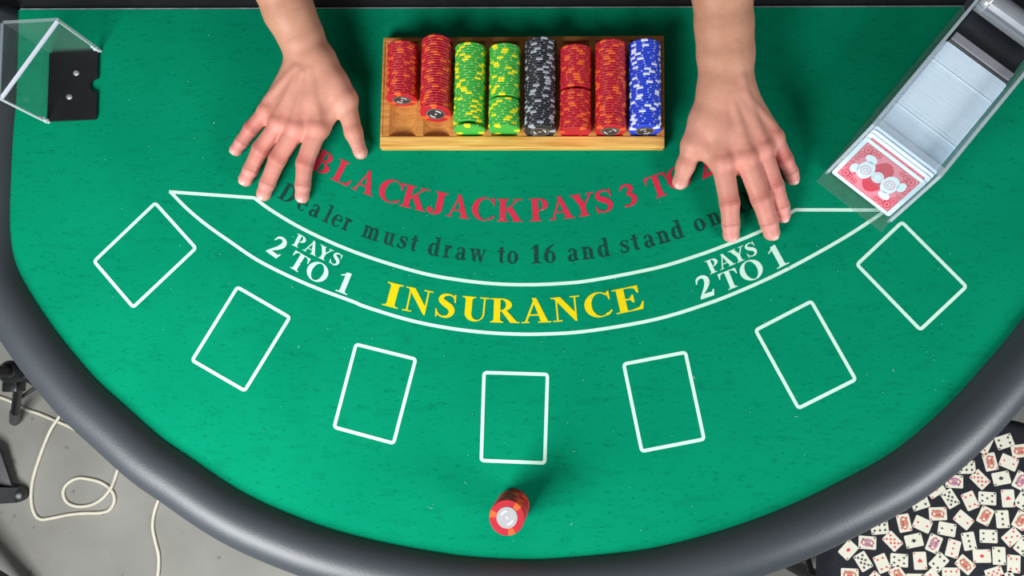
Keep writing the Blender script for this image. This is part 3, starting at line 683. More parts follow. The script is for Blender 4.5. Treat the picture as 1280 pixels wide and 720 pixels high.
def card(u0, y0, mats_, name='playing_card', back=False):
    """one card lying on the slope: width 88 mm across, 63 mm up the slope; y0 = where its foot stands"""
    mb = MB(); rect = round_corners([(-.044, 0), (.044, 0), (.044, .063), (-.044, .063)], .0035, 4)
    n = len(rect)
    vs = [(x, y, 0) for x, y in rect]+[(x, y, .0004) for x, y in rect]
    mb.add(vs, [list(range(n))[::-1], list(range(n, 2*n))]+[[i, (i+1) % n, n+(i+1) % n, n+i] for i in range(n)])
    if back:
        z = .00048
        q = lambda x0, y0, x1, y1, m, zz: mb.add([(x0, y0, zz), (x1, y0, zz), (x1, y1, zz), (x0, y1, zz)], [[0, 1, 2, 3]], m)
        q(-.0385, .0045, .0385, .0585, 1, z)
        q(-.0375, .0055, .0375, .0575, 2, z+.00004)
        # scroll corners and rings in red on the pink ground, red middle band, pale medallions
        for sx in (-1, 1):
            for sy in (-1, 1):
                for k, (dx, dy, r) in enumerate(((.031, .020, .0052), (.024, .021, .0040), (.033, .011, .0042), (.017, .022, .0035), (.026, .014, .0036), (.034, .004, .003))):
                    cx, cy = sx*dx, .0315+sy*dy
                    for poly in ring((cx, cy, r, r), (cx, cy, r*.72, r*.72), 0, 360, 12): mb.add([(*p_, z+.00008) for p_ in poly], [[0, 1, 2, 3]], 1)
                    for poly in ring((cx, cy, r*.4, r*.4), (cx, cy, .0001, .0001), 0, 360, 8): mb.add([(*p_, z+.00008) for p_ in poly], [[0, 1, 2, 3]], 1)
        for poly in ring((0, .0315, .0135, .0225), (0, .0315, .0001, .0001), 0, 360, 20): mb.add([(*p_, z+.00010) for p_ in poly], [[0, 1, 2, 3]], 1)
        for sx in (-1, 1):
            mb.add([(*p_, z+.00014) for p_ in el(sx*.0165, .0315+sx*.0015, .0098, .0125, 0, 360, 18)[:-1]], [list(range(18))], 0)
            mb.add([(*p_, z+.00014) for p_ in el(sx*.0205, .0315-sx*.013, .0075, .005, 0, 360, 14)[:-1]], [list(range(14))], 0)
            mb.add([(*p_, z+.00014) for p_ in el(sx*.0280, .0315+sx*.008, .0050, .0065, 0, 360, 14)[:-1]], [list(range(14))], 0)
            for poly in ring((sx*.0165, .0315+sx*.0015, .0062, .0062), (sx*.0165, .0315+sx*.0015, .0052, .0052), 0, 360, 14): mb.add([(*p_, z+.00018) for p_ in poly], [[0, 1, 2, 3]], 2)
            for poly in ring((sx*.0165, .0315+sx*.0015, .0030, .0030), (sx*.0165, .0315+sx*.0015, .0022, .0022), 0, 360, 10): mb.add([(*p_, z+.00018) for p_ in poly], [[0, 1, 2, 3]], 2)
        mb.add([(*p_, z+.00018) for p_ in el(0, .0315, .0072, .0072, 0, 360, 20)[:-1]], [list(range(20))], 0)
        for poly in ring((0, .0315, .0056, .0056), (0, .0315, .0050, .0050), 0, 360, 14): mb.add([(*p_, z+.00022) for p_ in poly], [[0, 1, 2, 3]], 2)
    mb.v = [tuple(SM @ (RX @ Vector((x, y+u0, z)) + Vector((0, y0, 0.0072)))) for x, y, z in mb.v]
    return mb.build(name, mats_)
CM = [CARD_WHITE, CARD_RED, CARD_PINK]
tag(card(0, 0.0185, CM, back=True), 'front playing card in the shoe showing its red scrolled back', 'playing card')
tag(card(0.006, 0.0200, CM, back=True), 'second playing card in the shoe, a red strip of its back showing', 'playing card')
tag(card(0.009, 0.0222, CM), 'third playing card in the shoe, only a white edge showing', 'playing card')
tag(card(0.0110, 0.0255, CM), 'fourth playing card in the shoe, white edge below the clear bar', 'playing card')
# the decks behind: hundreds of leaning cards
mb = MB(); NC = 330; y_a, y_b = 0.031, 0.172
for k in range(NC):
    yy = y_a+(y_b-y_a)*k/NC; t = (y_b-y_a)/NC*sa*0.97
    j = R.uniform(-.00012, .00012)+(0.0007 if k in (96, 97, 260) else 0); jx = R.uniform(-.0003, .0003)
    P = [(-.044+jx, 0, 0), (.044+jx, 0, 0), (.044+jx, .061+j, 0), (.0415+jx, .063+j, 0), (-.0415+jx, .063+j, 0), (-.044+jx, .061+j, 0)]
    V = [RX @ Vector(p)+Vector((0, yy, 0.0072)) for p in P]+[RX @ Vector((p[0], p[1], -t))+Vector((0, yy, 0.0072+t*ca)) for p in P]
    mb.add([SM @ v for v in V], [[0, 1, 2, 3, 4, 5], [11, 10, 9, 8, 7, 6]]+[[i, 6+i, 6+(i+1) % 6, (i+1) % 6] for i in range(6)])
tag(mb.build('card_decks', CARD_WHITE), 'tightly packed white card edges filling the clear shoe', 'playing cards', kind='stuff')
# clear front bar above the opening, front window and pusher with roller
mb = MB(); mb.box((0, 0.0725, WHT-0.0005), (HW*2-WT*2, 0.010, 0.004), Matrix.Rotation(AL*0.3, 3, 'X')); sput(mb, 'front_bar', ACRYLIC_HAZE)
mb = MB(); c = RX @ Vector((0, .046, .006))+Vector((0, 0.0155, 0.0072)); mb.box(c, (HW*2-WT*2, 0.036, 0.002), RX); sput(mb, 'front_window', ACRYLIC)
pz0 = 0.0065
yy = 0.1745
mb = MB(); prof = [(yy, pz0), (yy+0.130, pz0), (yy+0.118, 0.040), (yy+0.085, 0.046), (yy+0.052, 0.0545), (yy+0.0405, 0.0555)]
vs = [(-.0415, y, z) for y, z in prof]+[(.0415, y, z) for y, z in prof]; n = len(prof)
mb.add(vs, [list(range(n)), list(range(n, 2*n))[::-1]]+[[i, n+i, n+(i+1) % n, (i+1) % n] for i in range(n)])
sput(mb, 'pusher_block', BLACK_PLASTIC)
mb = MB(); mb.box((0, yy+0.0465, 0.0575), (0.083, 0.0105, 0.0035), bev=0.0008); sput(mb, 'pusher_plate', mat('grey_plate', (142, 142, 148), 0.4, noise=0.06))
ry, rz = yy+0.108, 0.056
mb = MB(); mb.tube([(-.032, ry, rz), (.032, ry, rz)], 0.0135, 28); sput(mb, 'roller', STEEL, False); auto_smooth(bpy.data.objects[[o.name for o in shoe.children][-1]])
for s in (-1, 1):
    mb = MB(); mb.tube([(s*.0325, ry, rz), (s*.035, ry, rz), (s*.0435, ry, rz)], [0.0150, 0.0155, 0.0135], 28); sput(mb, 'roller_cap', CHROME, True)
mb = MB(); mb.box((0, yy+0.090, 0.058), (0.086, 0.002, 0.010)); sput(mb, 'pusher_bar', ACRYLIC_HAZE)

# ------------------------------------------------------------------ person: distance-field modelling
def smin(a, b, k):
    h = np.maximum(k-np.abs(a-b), 0)/k
    return np.minimum(a, b)-h*h*k*0.25
class Field:
    def __init__(s, lo, hi, h):
        s.h = h; s.lo = np.array(lo, np.float32); s.n = (np.ceil((np.array(hi)-s.lo)/h).astype(int)+1)
        s.v = np.full(s.n, 0.2, np.float32)
    def _sub(s, lo, hi):
        i0 = np.clip(np.floor((np.array(lo)-s.lo)/s.h).astype(int), 0, s.n); i1 = np.clip(np.ceil((np.array(hi)-s.lo)/s.h).astype(int)+1, 0, s.n)
        if (i1 <= i0).any(): return None, None
        g = [s.lo[k]+np.arange(i0[k], i1[k], dtype=np.float32)*s.h for k in range(3)]
        return tuple(slice(i0[k], i1[k]) for k in range(3)), np.meshgrid(*g, indexing='ij', sparse=True)
    def cone(s, a, b, r1, r2, k, sub=False, flat=None):
        """tapered capsule from a to b; flat = (unit direction, scale) squeezes along a direction"""
        a = np.array(a, np.float32); b = np.array(b, np.float32); m = max(r1, r2)+k+0.012
        sl_, g = s._sub(np.minimum(a, b)-m, np.maximum(a, b)+m)
        if sl_ is None: return
        d = b-a; L = max(float(d@d), 1e-12)
        p = [g[i]-a[i] for i in range(3)]
        t = np.clip((p[0]*d[0]+p[1]*d[1]+p[2]*d[2])/L, 0, 1)
        q = [p[i]-t*d[i] for i in range(3)]
        l2 = q[0]**2+q[1]**2+q[2]**2
        if flat is not None:
            u, sc = flat; w = q[0]*u[0]+q[1]*u[1]+q[2]*u[2]
            l2 = l2+w*w*(1/sc**2-1)
        dist = np.sqrt(l2)-(r1+(r2-r1)*t)
        if sub: s.v[sl_] = -smin(-s.v[sl_], dist, k)
        else: s.v[sl_] = smin(s.v[sl_], dist, k)
    def mesh(s):
        v = s.v; ins = v < 0
        c = ins[:-1, :-1, :-1].astype(np.int8)
        tot = np.zeros(np.array(v.shape)-1, np.int8)
        for i in (0, 1):
            for j in (0, 1):
                for k in (0, 1): tot += ins[i:v.shape[0]-1+i, j:v.shape[1]-1+j, k:v.shape[2]-1+k]
        act = (tot > 0) & (tot < 8)
        idx = np.argwhere(act); ids = np.full(act.shape, -1, np.int32); ids[act] = np.arange(len(idx))
        cor = [(i, j, k) for i in (0, 1) for j in (0, 1) for k in (0, 1)]
        val = {c_: v[idx[:, 0]+c_[0], idx[:, 1]+c_[1], idx[:, 2]+c_[2]] for c_ in cor}
        acc = np.zeros((len(idx), 3), np.float32); cnt = np.zeros(len(idx), np.float32)
        for c_ in cor:
            for ax_ in range(3):
                if c_[ax_]: continue
                e = list(c_); e[ax_] = 1; e = tuple(e); A, B = val[c_], val[e]
                mk = (A < 0) != (B < 0); t = np.where(mk, A/np.where(mk, A-B, 1), 0)
                P = np.tile(np.array(c_, np.float32), (len(idx), 1)); P[:, ax_] = t
                acc += P*mk[:, None]; cnt += mk
        pos = s.lo+(idx+acc/cnt[:, None])*s.h
        quads = []
        for ax_ in range(3):
            sA = [slice(None)]*3; sB = [slice(None)]*3; sA[ax_] = slice(None, -1); sB[ax_] = slice(1, None)
            A = ins[tuple(sA)]; B = ins[tuple(sB)]
            e = np.argwhere(A != B); o1, o2 = [(1, 2), (2, 0), (0, 1)][ax_]
            ok = (e[:, o1] > 0) & (e[:, o2] > 0) & (e[:, o1] < v.shape[o1]-1) & (e[:, o2] < v.shape[o2]-1); e = e[ok]
            def cell(a, b):
                f = e.copy(); f[:, o1] += a; f[:, o2] += b; return ids[f[:, 0], f[:, 1], f[:, 2]]
            q = np.stack([cell(-1, -1), cell(0, -1), cell(0, 0), cell(-1, 0)], 1)
            fl_ = ~A[e[:, 0], e[:, 1], e[:, 2]]
            q[fl_] = q[fl_][:, ::-1]
            quads.append(q)
        return pos, np.concatenate(quads)

def PT(px, py, mm): 
    p = F(px, py, mm/1000); return np.array(p[:])
def unit(v): return v/np.linalg.norm(v)
HANDS = []
def hand(J, arm, side, vox=0.0014):
    """J: finger -> list of (px, py, z mm, r mm) from knuckle to tip; arm: wrist and forearm stations"""
    fg = {k: [(PT(*q[:3]), q[3]/1000) for q in v] for k, v in J.items()}
    st = [(PT(*q[:3]), q[3]/1000, q[4]) for q in arm]
    allp = np.array([p for v in fg.values() for p, _ in v]+[p for p, _, _ in st])
    f = Field(allp.min(0)-0.042, allp.max(0)+0.045, vox)
    wr = st[0][0]; up = np.array((0, 0, 1.0))
    # forearm
    for (a, ra, fa), (b, rb, fb) in zip(st[:-1], st[1:]):
        f.cone(a, b, ra, rb, 0.012, flat=(up, (fa+fb)/2))
    fd = unit(fg['middle'][0][0]-wr); lat = unit(np.cross(fd, up))
    if lat @ (fg['thumb'][0][0]-wr) < 0: lat = -lat          # towards the thumb
    # metacarpals
    for nme, r0, off in (('index', .0150, .013), ('middle', .0150, .004), ('ring', .0145, -.006), ('pinky', .0135, -.015)):
        k0, rk = fg[nme][0]
        f.cone(wr+lat*off+fd*0.004, k0-up*0.001, r0, rk*1.06, 0.014)
    names = ['index', 'middle', 'ring', 'pinky']
    for a, b in zip(names[:-1], names[1:]):
        f.cone(fg[a][0][0]-up*0.004, fg[b][0][0]-up*0.004, .0095, .0090, 0.010)
        f.cone((fg[a][0][0]*0.75+fg[a][1][0]*0.25)-up*.006, (fg[b][0][0]*0.75+fg[b][1][0]*0.25)-up*.006, .0055, .0055, 0.007)   # web
    # thumb base and web
    t0, rt = fg['thumb'][0]
    f.cone(wr+lat*0.013, t0, .0175, rt*1.18, 0.016)
    f.cone(t0, fg['index'][0][0]-up*0.006, .0095, .0085, 0.012)
    mid = (wr+lat*0.015)*0.45+t0*0.55
    f.cone(mid, fg['index'][0][0]*0.6+wr*0.4, .013, .011, 0.014)
    # fingers
    g2 = Field(f.lo, f.lo+(f.n-1)*vox, vox); g2.n = f.n.copy()
    for nme, ch in fg.items():
        for (a, ra), (b, rb) in zip(ch[:-1], ch[1:]):
            f.cone(a, b, ra, rb, 0.0035 if nme != 'thumb' else 0.005)
        p, r = ch[-1]
        f.cone(p-up*r*.1, p-up*r*.1, r*1.0, r*1.0, 0.003)
    # knuckles, tendons, veins, wrist bone
    for nme in names:
        k0, rk = fg[nme][0]
        f.cone(k0+up*rk*.33, k0+up*rk*.33, rk*.80, rk*.80, 0.007)
        s0 = wr+up*0.017+lat*{'index': .009, 'middle': .003, 'ring': -.004, 'pinky': -.010}[nme]+fd*.02
        f.cone(s0-up*.001, k0+up*rk*0.74-fd*.012, .0012, .0026, 0.008)
    f.cone(wr-fd*.016-lat*.017+up*.011, wr-fd*.016-lat*.017+up*.011, .0095, .0095, .011)
    if side == 2:      # raised tendon and vein towards the ring finger
        A = fg['ring'][0][0]+up*.0075-fd*.014; B = wr+fd*.004-lat*.012+up*.018
        f.cone(A, B, .003, .0026, .007); f.cone(B, st[1][0]-lat*.006+up*st[1][1]*st[1][2]*.9, .0026, .002, .008)
    else:
        A = (fg['ring'][0][0]+fg['middle'][0][0])/2+up*.006-fd*.016; B = wr+fd*.025+up*.0175
        f.cone(A, B, .002, .0018, .006)
    # the underside is pressed flat on the felt
    zz = f.lo[2]+np.arange(f.n[2], dtype=np.float32)*vox
    f.v = np.maximum(f.v, (Z0+0.0012-zz)[None, None, :])
    pos, q = f.mesh()
    # pigment: redder knuckles, finger ends and hand edge, plus painted crease shade
    col = np.tile(np.array(lin((192, 140, 113))), (len(pos), 1))
    def tint(c_, rad, rgb, amt):
        w = np.exp(-(((pos-c_)**2).sum(1))/(2*rad**2))[:, None]*amt
        col[:] = col*(1-w)+np.array(lin(rgb))*w
    tint((fg['middle'][0][0]*.7+wr*.3), .045, (222, 156, 140), .55)
    for nme in names:
        ch = fg[nme]
        for a_, b_ in zip(ch[:-1], ch[1:]): tint((a_[0]+b_[0])/2, .014, (218, 140, 130), .6)
        tint(ch[0][0]+up*.008, .011, (214, 128, 116), .55)
        tint(ch[1][0]+up*.006, .0085, (198, 104, 98), .72)
        tint(ch[2][0]+up*.004, .0065, (208, 128, 116), .5)
        tint(ch[3][0], .011, (224, 152, 144), .65)
        for q_ in (1, 2):
            p, r = ch[q_]; dd = unit(ch[q_][0]-ch[q_-1][0]); t_ = (pos-p)@dd
            near = ((pos-p)**2).sum(1) < (r*1.5)**2
            for o_ in ((-.0022, .0, .0022) if q_ == 1 else (-.0008, .001)):
                w = (np.exp(-((t_-o_)/.0008)**2)*near*0.50)[:, None]
                col[:] = col*(1-w)+np.array(lin((150, 84, 72)))*w  # shade of the skin folds painted in as dark lines across the joints
    ch = fg['thumb']; tint(ch[1][0]+up*.006, .010, (212, 132, 118), .5); tint(ch[2][0], .013, (226, 156, 146), .6); tint(ch[0][0], .016, (220, 148, 134), .5)
    tint((fg['middle'][0][0]+wr)/2+up*.02, .03, (212, 148, 128), .4)
    # nails
    nails = []
    for nme, chn in fg.items():
        a, ra = chn[-2]; b, rb = chn[-1]
        dd = unit(b-a); ll = unit(np.cross(dd, up)); nn = unit(np.cross(ll, dd)); nn = nn if nn[2] > 0 else -nn
        nails.append((b+dd*(rb*0.15)+nn*rb*0.14-0*ll, dd, ll, nn, rb*0.74, rb*0.80, rb*0.91))
    elbow = st[-1]
    HANDS.append((pos, q, col, nails, elbow))

# image-left hand (thumb towards the rack)
hand({'thumb': [(431, 124, 24, 14.0), (442, 166, 14, 11.2), (450.5, 190, 10, 8.6)],
      'index': [(397, 160, 25, 12.6), (381, 204, 17, 11.0), (378.5, 232, 11.5, 9.7), (377.5, 245, 9, 8.6)],
      'middle': [(371, 160, 27, 12.4), (347.5, 198, 18, 11.2), (334.5, 229, 11.5, 9.8), (329.5, 242, 9, 8.8)],
      'ring': [(350, 154, 25, 11.8), (326, 186, 17, 10.8), (313.5, 212, 11.5, 9.6), (307, 224, 9, 8.6)],
      'pinky': [(334, 139, 21, 10.8), (314.5, 160, 14.5, 9.6), (302.5, 177, 10, 8.4), (295, 187, 8, 7.6)]},
     [(388, 73, 34, 25.5, .74), (375.5, 44, 44, 27, .80), (361, 14, 56, 30, .86), (343, -34, 76, 34.5, .93), (325, -92, 100, 40, .97), (312, -150, 126, 42, 1.0)], 1)
# image-right hand
hand({'thumb': [(867, 181, 27, 13.2), (857, 207, 18, 11.4), (850.5, 227, 11, 9.4)],
      'index': [(903, 203, 34, 13.4), (912, 254, 24, 12.0), (913.5, 280, 15, 10.6), (914, 293, 10.5, 9.6)],
      'middle': [(932, 197, 36, 13.2), (951, 248, 25, 12.2), (961, 278, 15, 10.8), (964.5, 290.5, 10.5, 9.6)],
      'ring': [(952, 186, 33, 12.2), (968, 232, 23, 11.2), (976.5, 258, 14, 9.8), (978.5, 269, 9.5, 8.8)],
      'pinky': [(967, 172, 27, 11.4), (980.5, 199, 19, 10.2), (988.5, 215, 12, 8.8), (991, 223, 8.8, 7.8)]},
     [(908, 104, 44, 32, .70), (907, 66, 54, 32.5, .78), (905, 30, 64, 33, .84), (903, -14, 78, 34.5, .90), (901, -80, 104, 39, .96), (898, -140, 128, 42, 1.0)], 2)

def skin_material():
    m = mat('skin', (205, 160, 135), rough=0.52, spec=0.35, bump=0.25, bscale=420)
    nt = m.node_tree; b = nt.nodes['Principled BSDF']
    at = nt.nodes.new('ShaderNodeAttribute'); at.attribute_name = 'pigment_crease_shade'
    n = nt.nodes.new('ShaderNodeTexNoise'); n.inputs['Scale'].default_value = 95; n.inputs['Detail'].default_value = 5
    tc = nt.nodes.new('ShaderNodeTexCoord'); nt.links.new(tc.outputs['Object'], n.inputs['Vector'])
    r = nt.nodes.new('ShaderNodeValToRGB'); e = r.color_ramp.elements
    e[0].position = .3; e[0].color = (.96, .92, .91, 1); e[1].position = .7; e[1].color = (1.03, 1.03, 1.03, 1)
    nt.links.new(n.outputs['Fac'], r.inputs[0])
    x = nt.nodes.new('ShaderNodeMix'); x.data_type = 'RGBA'; x.blend_type = 'MULTIPLY'; x.inputs[0].default_value = 1
    nt.links.new(at.outputs['Color'], x.inputs[6]); nt.links.new(r.outputs[0], x.inputs[7]); nt.links.new(x.outputs[2], b.inputs['Base Color'])
    return m
SKIN = skin_material(); NAIL = mat('fingernail', (222, 166, 156), 0.42, noise=0.04, nscale=80)
SHIRT = mat('black_cotton', (24, 25, 28), 0.9, spec=0.2, noise=0.2, nscale=60, bump=0.3, bscale=300)
TROUSERS = mat('dark_denim', (30, 32, 38), 0.9, spec=0.2, noise=0.25, nscale=80, bump=0.3, bscale=400)
HAIR = mat('dark_hair', (46, 34, 26), 0.55, noise=0.3, nscale=120, stretch=(1, 1, 6))
SHOE = mat('black_shoe', (26, 26, 28), 0.5, noise=0.15)

# rest of the body behind the table edge (out of the frame): shoulders, trunk, legs, head bent over the table
eL, eR = HANDS[0][4], HANDS[1][4]
cxp = (eL[0][0]+eR[0][0])/2
SHL = np.array((cxp-0.185, 0.735, Z0+0.415)); SHR = np.array((cxp+0.185, 0.735, Z0+0.415))
PEL = np.array((cxp, 0.80, Z0+0.10)); NECK = np.array((cxp, 0.715, Z0+0.475)); HEAD = np.array((cxp, 0.660, Z0+0.620))
def body_field(grow, parts, h=0.009):
    f = Field((cxp-0.50, 0.45, -0.01), (cxp+0.50, 1.05, Z0+0.80), h)
    if 'trunk' in parts:
        f.cone(PEL+np.array((-.075, 0, 0)), PEL+np.array((.075, 0, 0)), .115+grow, .115+grow, .06)
        f.cone(PEL, (PEL+NECK)/2, .125+grow, .13+grow, .06)
        f.cone((PEL+NECK)/2+np.array((-.055, 0, 0)), SHL+np.array((.075, 0, -.05)), .10+grow, .085+grow, .06)
        f.cone((PEL+NECK)/2+np.array((.055, 0, 0)), SHR+np.array((-.075, 0, -.05)), .10+grow, .085+grow, .06)
        f.cone(SHL, SHR, .058+grow, .058+grow, .05)
        f.cone(SHL, NECK, .05+grow, .058+grow, .05); f.cone(SHR, NECK, .05+grow, .058+grow, .05)
    if 'sleeve' in parts:
        for S_h, E_ in ((SHL, eL[0]), (SHR, eR[0])): f.cone(S_h, S_h*0.38+E_*0.62, .060+grow, .056+grow, .03)
    if 'arm' in parts:
        for S_h, E_ in ((SHL, eL), (SHR, eR)): f.cone(S_h, E_[0], .054, .0425, .03)
    if 'head' in parts:
        f.cone(NECK-np.array((0, 0, .03)), HEAD-np.array((0, -.01, .05)), .058, .054, .03)
        f.cone(HEAD+np.array((0, .015, .03)), HEAD+np.array((0, -.02, -.035)), .085, .064, .04)
        f.cone(HEAD+np.array((0, -.045, -.075)), HEAD+np.array((0, -.045, -.075)), .034, .034, .04)
        f.cone(HEAD+np.array((0, -.092, -.004)), HEAD+np.array((0, -.104, -.030)), .009, .014, .014)
        for s in (-1, 1):
            f.cone(HEAD+np.array((s*.078, .01, .0)), HEAD+np.array((s*.082, .018, -.035)), .013, .010, .008)
            f.cone(HEAD+np.array((s*.030, -.076, .008)), HEAD+np.array((s*.030, -.076, .008)), .014, .014, .012, sub=True)
        f.cone(HEAD+np.array((-.02, -.082, -.058)), HEAD+np.array((.02, -.082, -.058)), .008, .008, .008)
    if 'legs' in parts:
        for s in (-1, 1):
            hp = PEL+np.array((s*.085, 0, -.02)); kn = np.array((cxp+s*.11, 0.80, 0.46)); an = np.array((cxp+s*.12, 0.84, 0.09))
            f.cone(hp, kn, .088+grow, .060+grow, .04); f.cone(kn, an, .058+grow, .042+grow*1.6, .03)
    return f
fld = body_field(0, ('trunk', 'arm', 'head', 'legs'))
bp_, bq = fld.mesh()
allpos = [bp_]; allq = [bq]; allc = [np.tile(np.array(lin((192, 140, 113))), (len(bp_), 1))]; off = len(bp_)
for pos, q, col, nails, e in HANDS:
    allpos.append(pos); allq.append(q+off); allc.append(col); off += len(pos)
def np_mesh(name, pos, q, material, col=None):
    me = bpy.data.meshes.new(name)
    me.vertices.add(len(pos)); me.vertices.foreach_set('co', pos.astype(np.float32).ravel())
    me.loops.add(len(q)*4); me.loops.foreach_set('vertex_index', q.astype(np.int32).ravel())
    me.polygons.add(len(q)); me.polygons.foreach_set('loop_start', np.arange(0, len(q)*4, 4, dtype=np.int32))
    me.polygons.foreach_set('loop_total', np.full(len(q), 4, np.int32))
    me.update(calc_edges=True); me.validate()
    me.polygons.foreach_set('use_smooth', [True]*len(me.polygons))
    me.materials.append(material)
    if col is not None:
        a = me.color_attributes.new('pigment_crease_shade', 'FLOAT_COLOR', 'POINT')
        a.data.foreach_set('color', np.c_[col, np.ones(len(col))].astype(np.float32).ravel())
    o = bpy.data.objects.new(name, me); COL.objects.link(o); return o
person = np_mesh('person', np.concatenate(allpos), np.concatenate(allq), SKIN, np.concatenate(allc))
tag(person, 'person leaning over the table, bare forearms, both hands spread on the felt', 'person')
for pos, q, col, nails, e in HANDS:
    for c, dd, ll, nn, a, b, hgt in nails:
        mb = MB(); U, V = 8, 8; vs = []
        for i in range(U+1):
            for j in range(V+1):
                u = -1+2*i/U; v = -1+2*j/V
                # squircle-shaped plate wrapped round the finger
                uu = u*math.sqrt(1-0.35*v*v); vv = v*math.sqrt(1-0.30*u*u)
                ang = uu*0.80
                vs.append(c+ll*(math.sin(ang)*a)+nn*(math.cos(ang)*a*0.55-a*0.55+hgt*0.86+0.0004)-nn*max(0, vv)**2*b*0.22+dd*(vv*b))
        mb.add(vs, [[i*(V+1)+j, (i+1)*(V+1)+j, (i+1)*(V+1)+j+1, i*(V+1)+j+1] for i in range(U) for j in range(V)])
        mb.build('fingernail', NAIL, person, True)
f = body_field(0.008, ('trunk', 'sleeve'))
zz = f.lo[2]+np.arange(f.n[2], dtype=np.float32)*f.h
f.v = np.maximum(f.v, (PEL[2]-0.09-zz)[None, None, :])
o = np_mesh('shirt', *f.mesh(), SHIRT); put(o, person); o['label'] = 'black short-sleeved shirt'
f = body_field(0.012, ('legs',)); f.cone(PEL+np.array((-.075, 0, -.02)), PEL+np.array((.075, 0, -.02)), .124, .124, .05)
f.v = np.maximum(f.v, (zz-(PEL[2]+0.03))[None, None, :]); f.v = np.maximum(f.v, (0.05-zz)[None, None, :])
o = np_mesh('trousers', *f.mesh(), TROUSERS); put(o, person); o['label'] = 'dark trousers'
for s in (-1, 1):
    f = Field((cxp+s*.13-.09, 0.62, -0.01), (cxp+s*.13+.09, 0.96, 0.14), 0.006)
    f.cone((cxp+s*.12, .85, .05), (cxp+s*.135, .70, .035), .046, .040, .03); f.cone((cxp+s*.12, .85, .05), (cxp+s*.12, .85, .10), .045, .045, .03)
    z2 = f.lo[2]+np.arange(f.n[2], dtype=np.float32)*f.h; f.v = np.maximum(f.v, (0.001-z2)[None, None, :])
    o = np_mesh('shoe', *f.mesh(), SHOE); put(o, person)
f = Field(tuple(HEAD-.14), tuple(HEAD+.15), 0.006)
f.cone(HEAD+np.array((0, .018, .034)), HEAD+np.array((0, .02, .0)), .092, .088, .03)
f.cone(HEAD+np.array((0, -.115, -.06)), HEAD+np.array((0, -.115, .02)), .075, .070, .012, sub=True)
f.cone(HEAD+np.array((0, -.02, -.10)), HEAD+np.array((0, .05, -.12)), .062, .062, .012, sub=True)
o = np_mesh('hair', *f.mesh(), HAIR); put(o, person)
EYE = mat('eye', (235, 232, 228), 0.2, noise=0.03)
for s in (-1, 1):
    mb = MB(); mb.lathe([(0.0005, -.0095), (.006, -.0075), (.0095, 0), (.006, .0075), (.0005, .0095)], HEAD+np.array((s*.030, -.070, .008)), 14); mb.build('eye', EYE, person, True)

# ------------------------------------------------------------------ floor things
def cord(px, label, r=0.0036):
    pts = [F(x, y, FLOOR+z) for x, y, z in px]
    C = catmull([tuple(p) for p in pts], 8)
    mb = MB(); mb.tube([Vector(c) for c in C], r, 8)
    tag(mb.build('power_cord', CORD, None, True), label, 'cord', 'cream cords on the floor')
g = .0037
cord([(-60, 470, g), (-20, 488, g), (0, 496.5, g), (12, 501, g), (30, 511, g), (48, 517, g), (66, 524.5, g), (88, 534, g), (106, 545, g), (122, 556, g)], 'cream cord running straight past the stand foot under the table')
cord([(120, 470, g), (96, 496, g), (80, 513, .008), (72, 524, .0120), (62, 540, .006), (50, 570, g), (41, 600, g), (39, 625, g), (43, 642, g), (51, 649, g), (65, 647.5, g), (85, 643.5, g), (105, 641.5, g), (125, 641, g), (137, 637, g),
      (143, 626, g), (140, 614, g), (128, 604, g), (112, 599, g), (96, 598, g), (83, 606, g), (79, 617, g), (84, 628, g), (97, 633, g), (114, 631, g), (128, 623, .005), (138, 611, .0078), (143, 600, g), (147, 588, g), (152, 578, g), (165, 572, g)], 'cream cord lying in a loop on the floor at the left')
cord([(230, 570, g), (205, 612, g), (197, 628, g), (192, 645, g), (191, 660, g), (194, 676, g), (198, 692, g), (198.5, 708, g), (197, 724, g), (196, 750, g)], 'short cream cord hanging past the rail at bottom left')

# light stand at the left: pole rises out of the frame
stand = empty('light_stand', F(24, 466, FLOOR))
tag(stand, 'black folding light stand beside the left of the rail', 'stand')
hub = F(21, 465, -0.50)
top = Vector((hub.x, hub.y, 2.0))
mb = MB(); mb.tube([hub-Vector((0, 0, .14)), hub+Vector((0, 0, .02))], 0.011, 16); mb.tube([hub, top], 0.0125, 16); auto_smooth(mb.build('pole', BLACK_METAL, stand))
mb = MB(); mb.lathe([(.015, -.03), (.021, -.026), (.022, .0), (.022, .022), (.016, .03)], hub, 20)
mb.box(hub+Vector((0.012, 0.028, 0.0)), (.016, .03, .035), bev=.003); mb.box(hub+Vector((0.03, -0.012, -0.005)), (.034, .018, .03), Matrix.Rotation(-.5, 3, 'Z'), bev=.003); mb.box(hub+Vector((-0.006, -0.028, -.004)), (.03, .02, .03), bev=.003)
auto_smooth(mb.build('hub', BLACK_PLASTIC, stand))
foot1 = F(18.5, 527, FLOOR+.012); ft2 = F(90, 486, FLOOR+.012); ft3 = F(40, 415, FLOOR+.012)
lo_hub = hub-Vector((0, 0, .13))
for ft in (foot1, ft2, ft3):
    d = (ft-hub)
    mb = MB(); mb.tube([hub+d*.06-Vector((0, 0, .01)), hub+d*.80], 0.0088, 12); auto_smooth(mb.build('leg', BLACK_METAL, stand))
    mb = MB(); mb.tube([hub+d*.78, hub+d*.99, hub+d*1.02], [.0108, .0108, .008], 12); auto_smooth(mb.build('rubber_foot', mat('grey_rubber', (74, 74, 76), .5, noise=.1), stand))
    mb = MB(); mb.tube([lo_hub, hub+d*.55], 0.004, 8); mb.build('strut', BLACK_METAL, stand)
mb = MB(); hd = Vector((hub.x+.05, hub.y-.02, 2.02)); mb.box(hd, (.24, .18, .05), bev=.01); mb.build('lamp_head', BLACK_PLASTIC, stand)

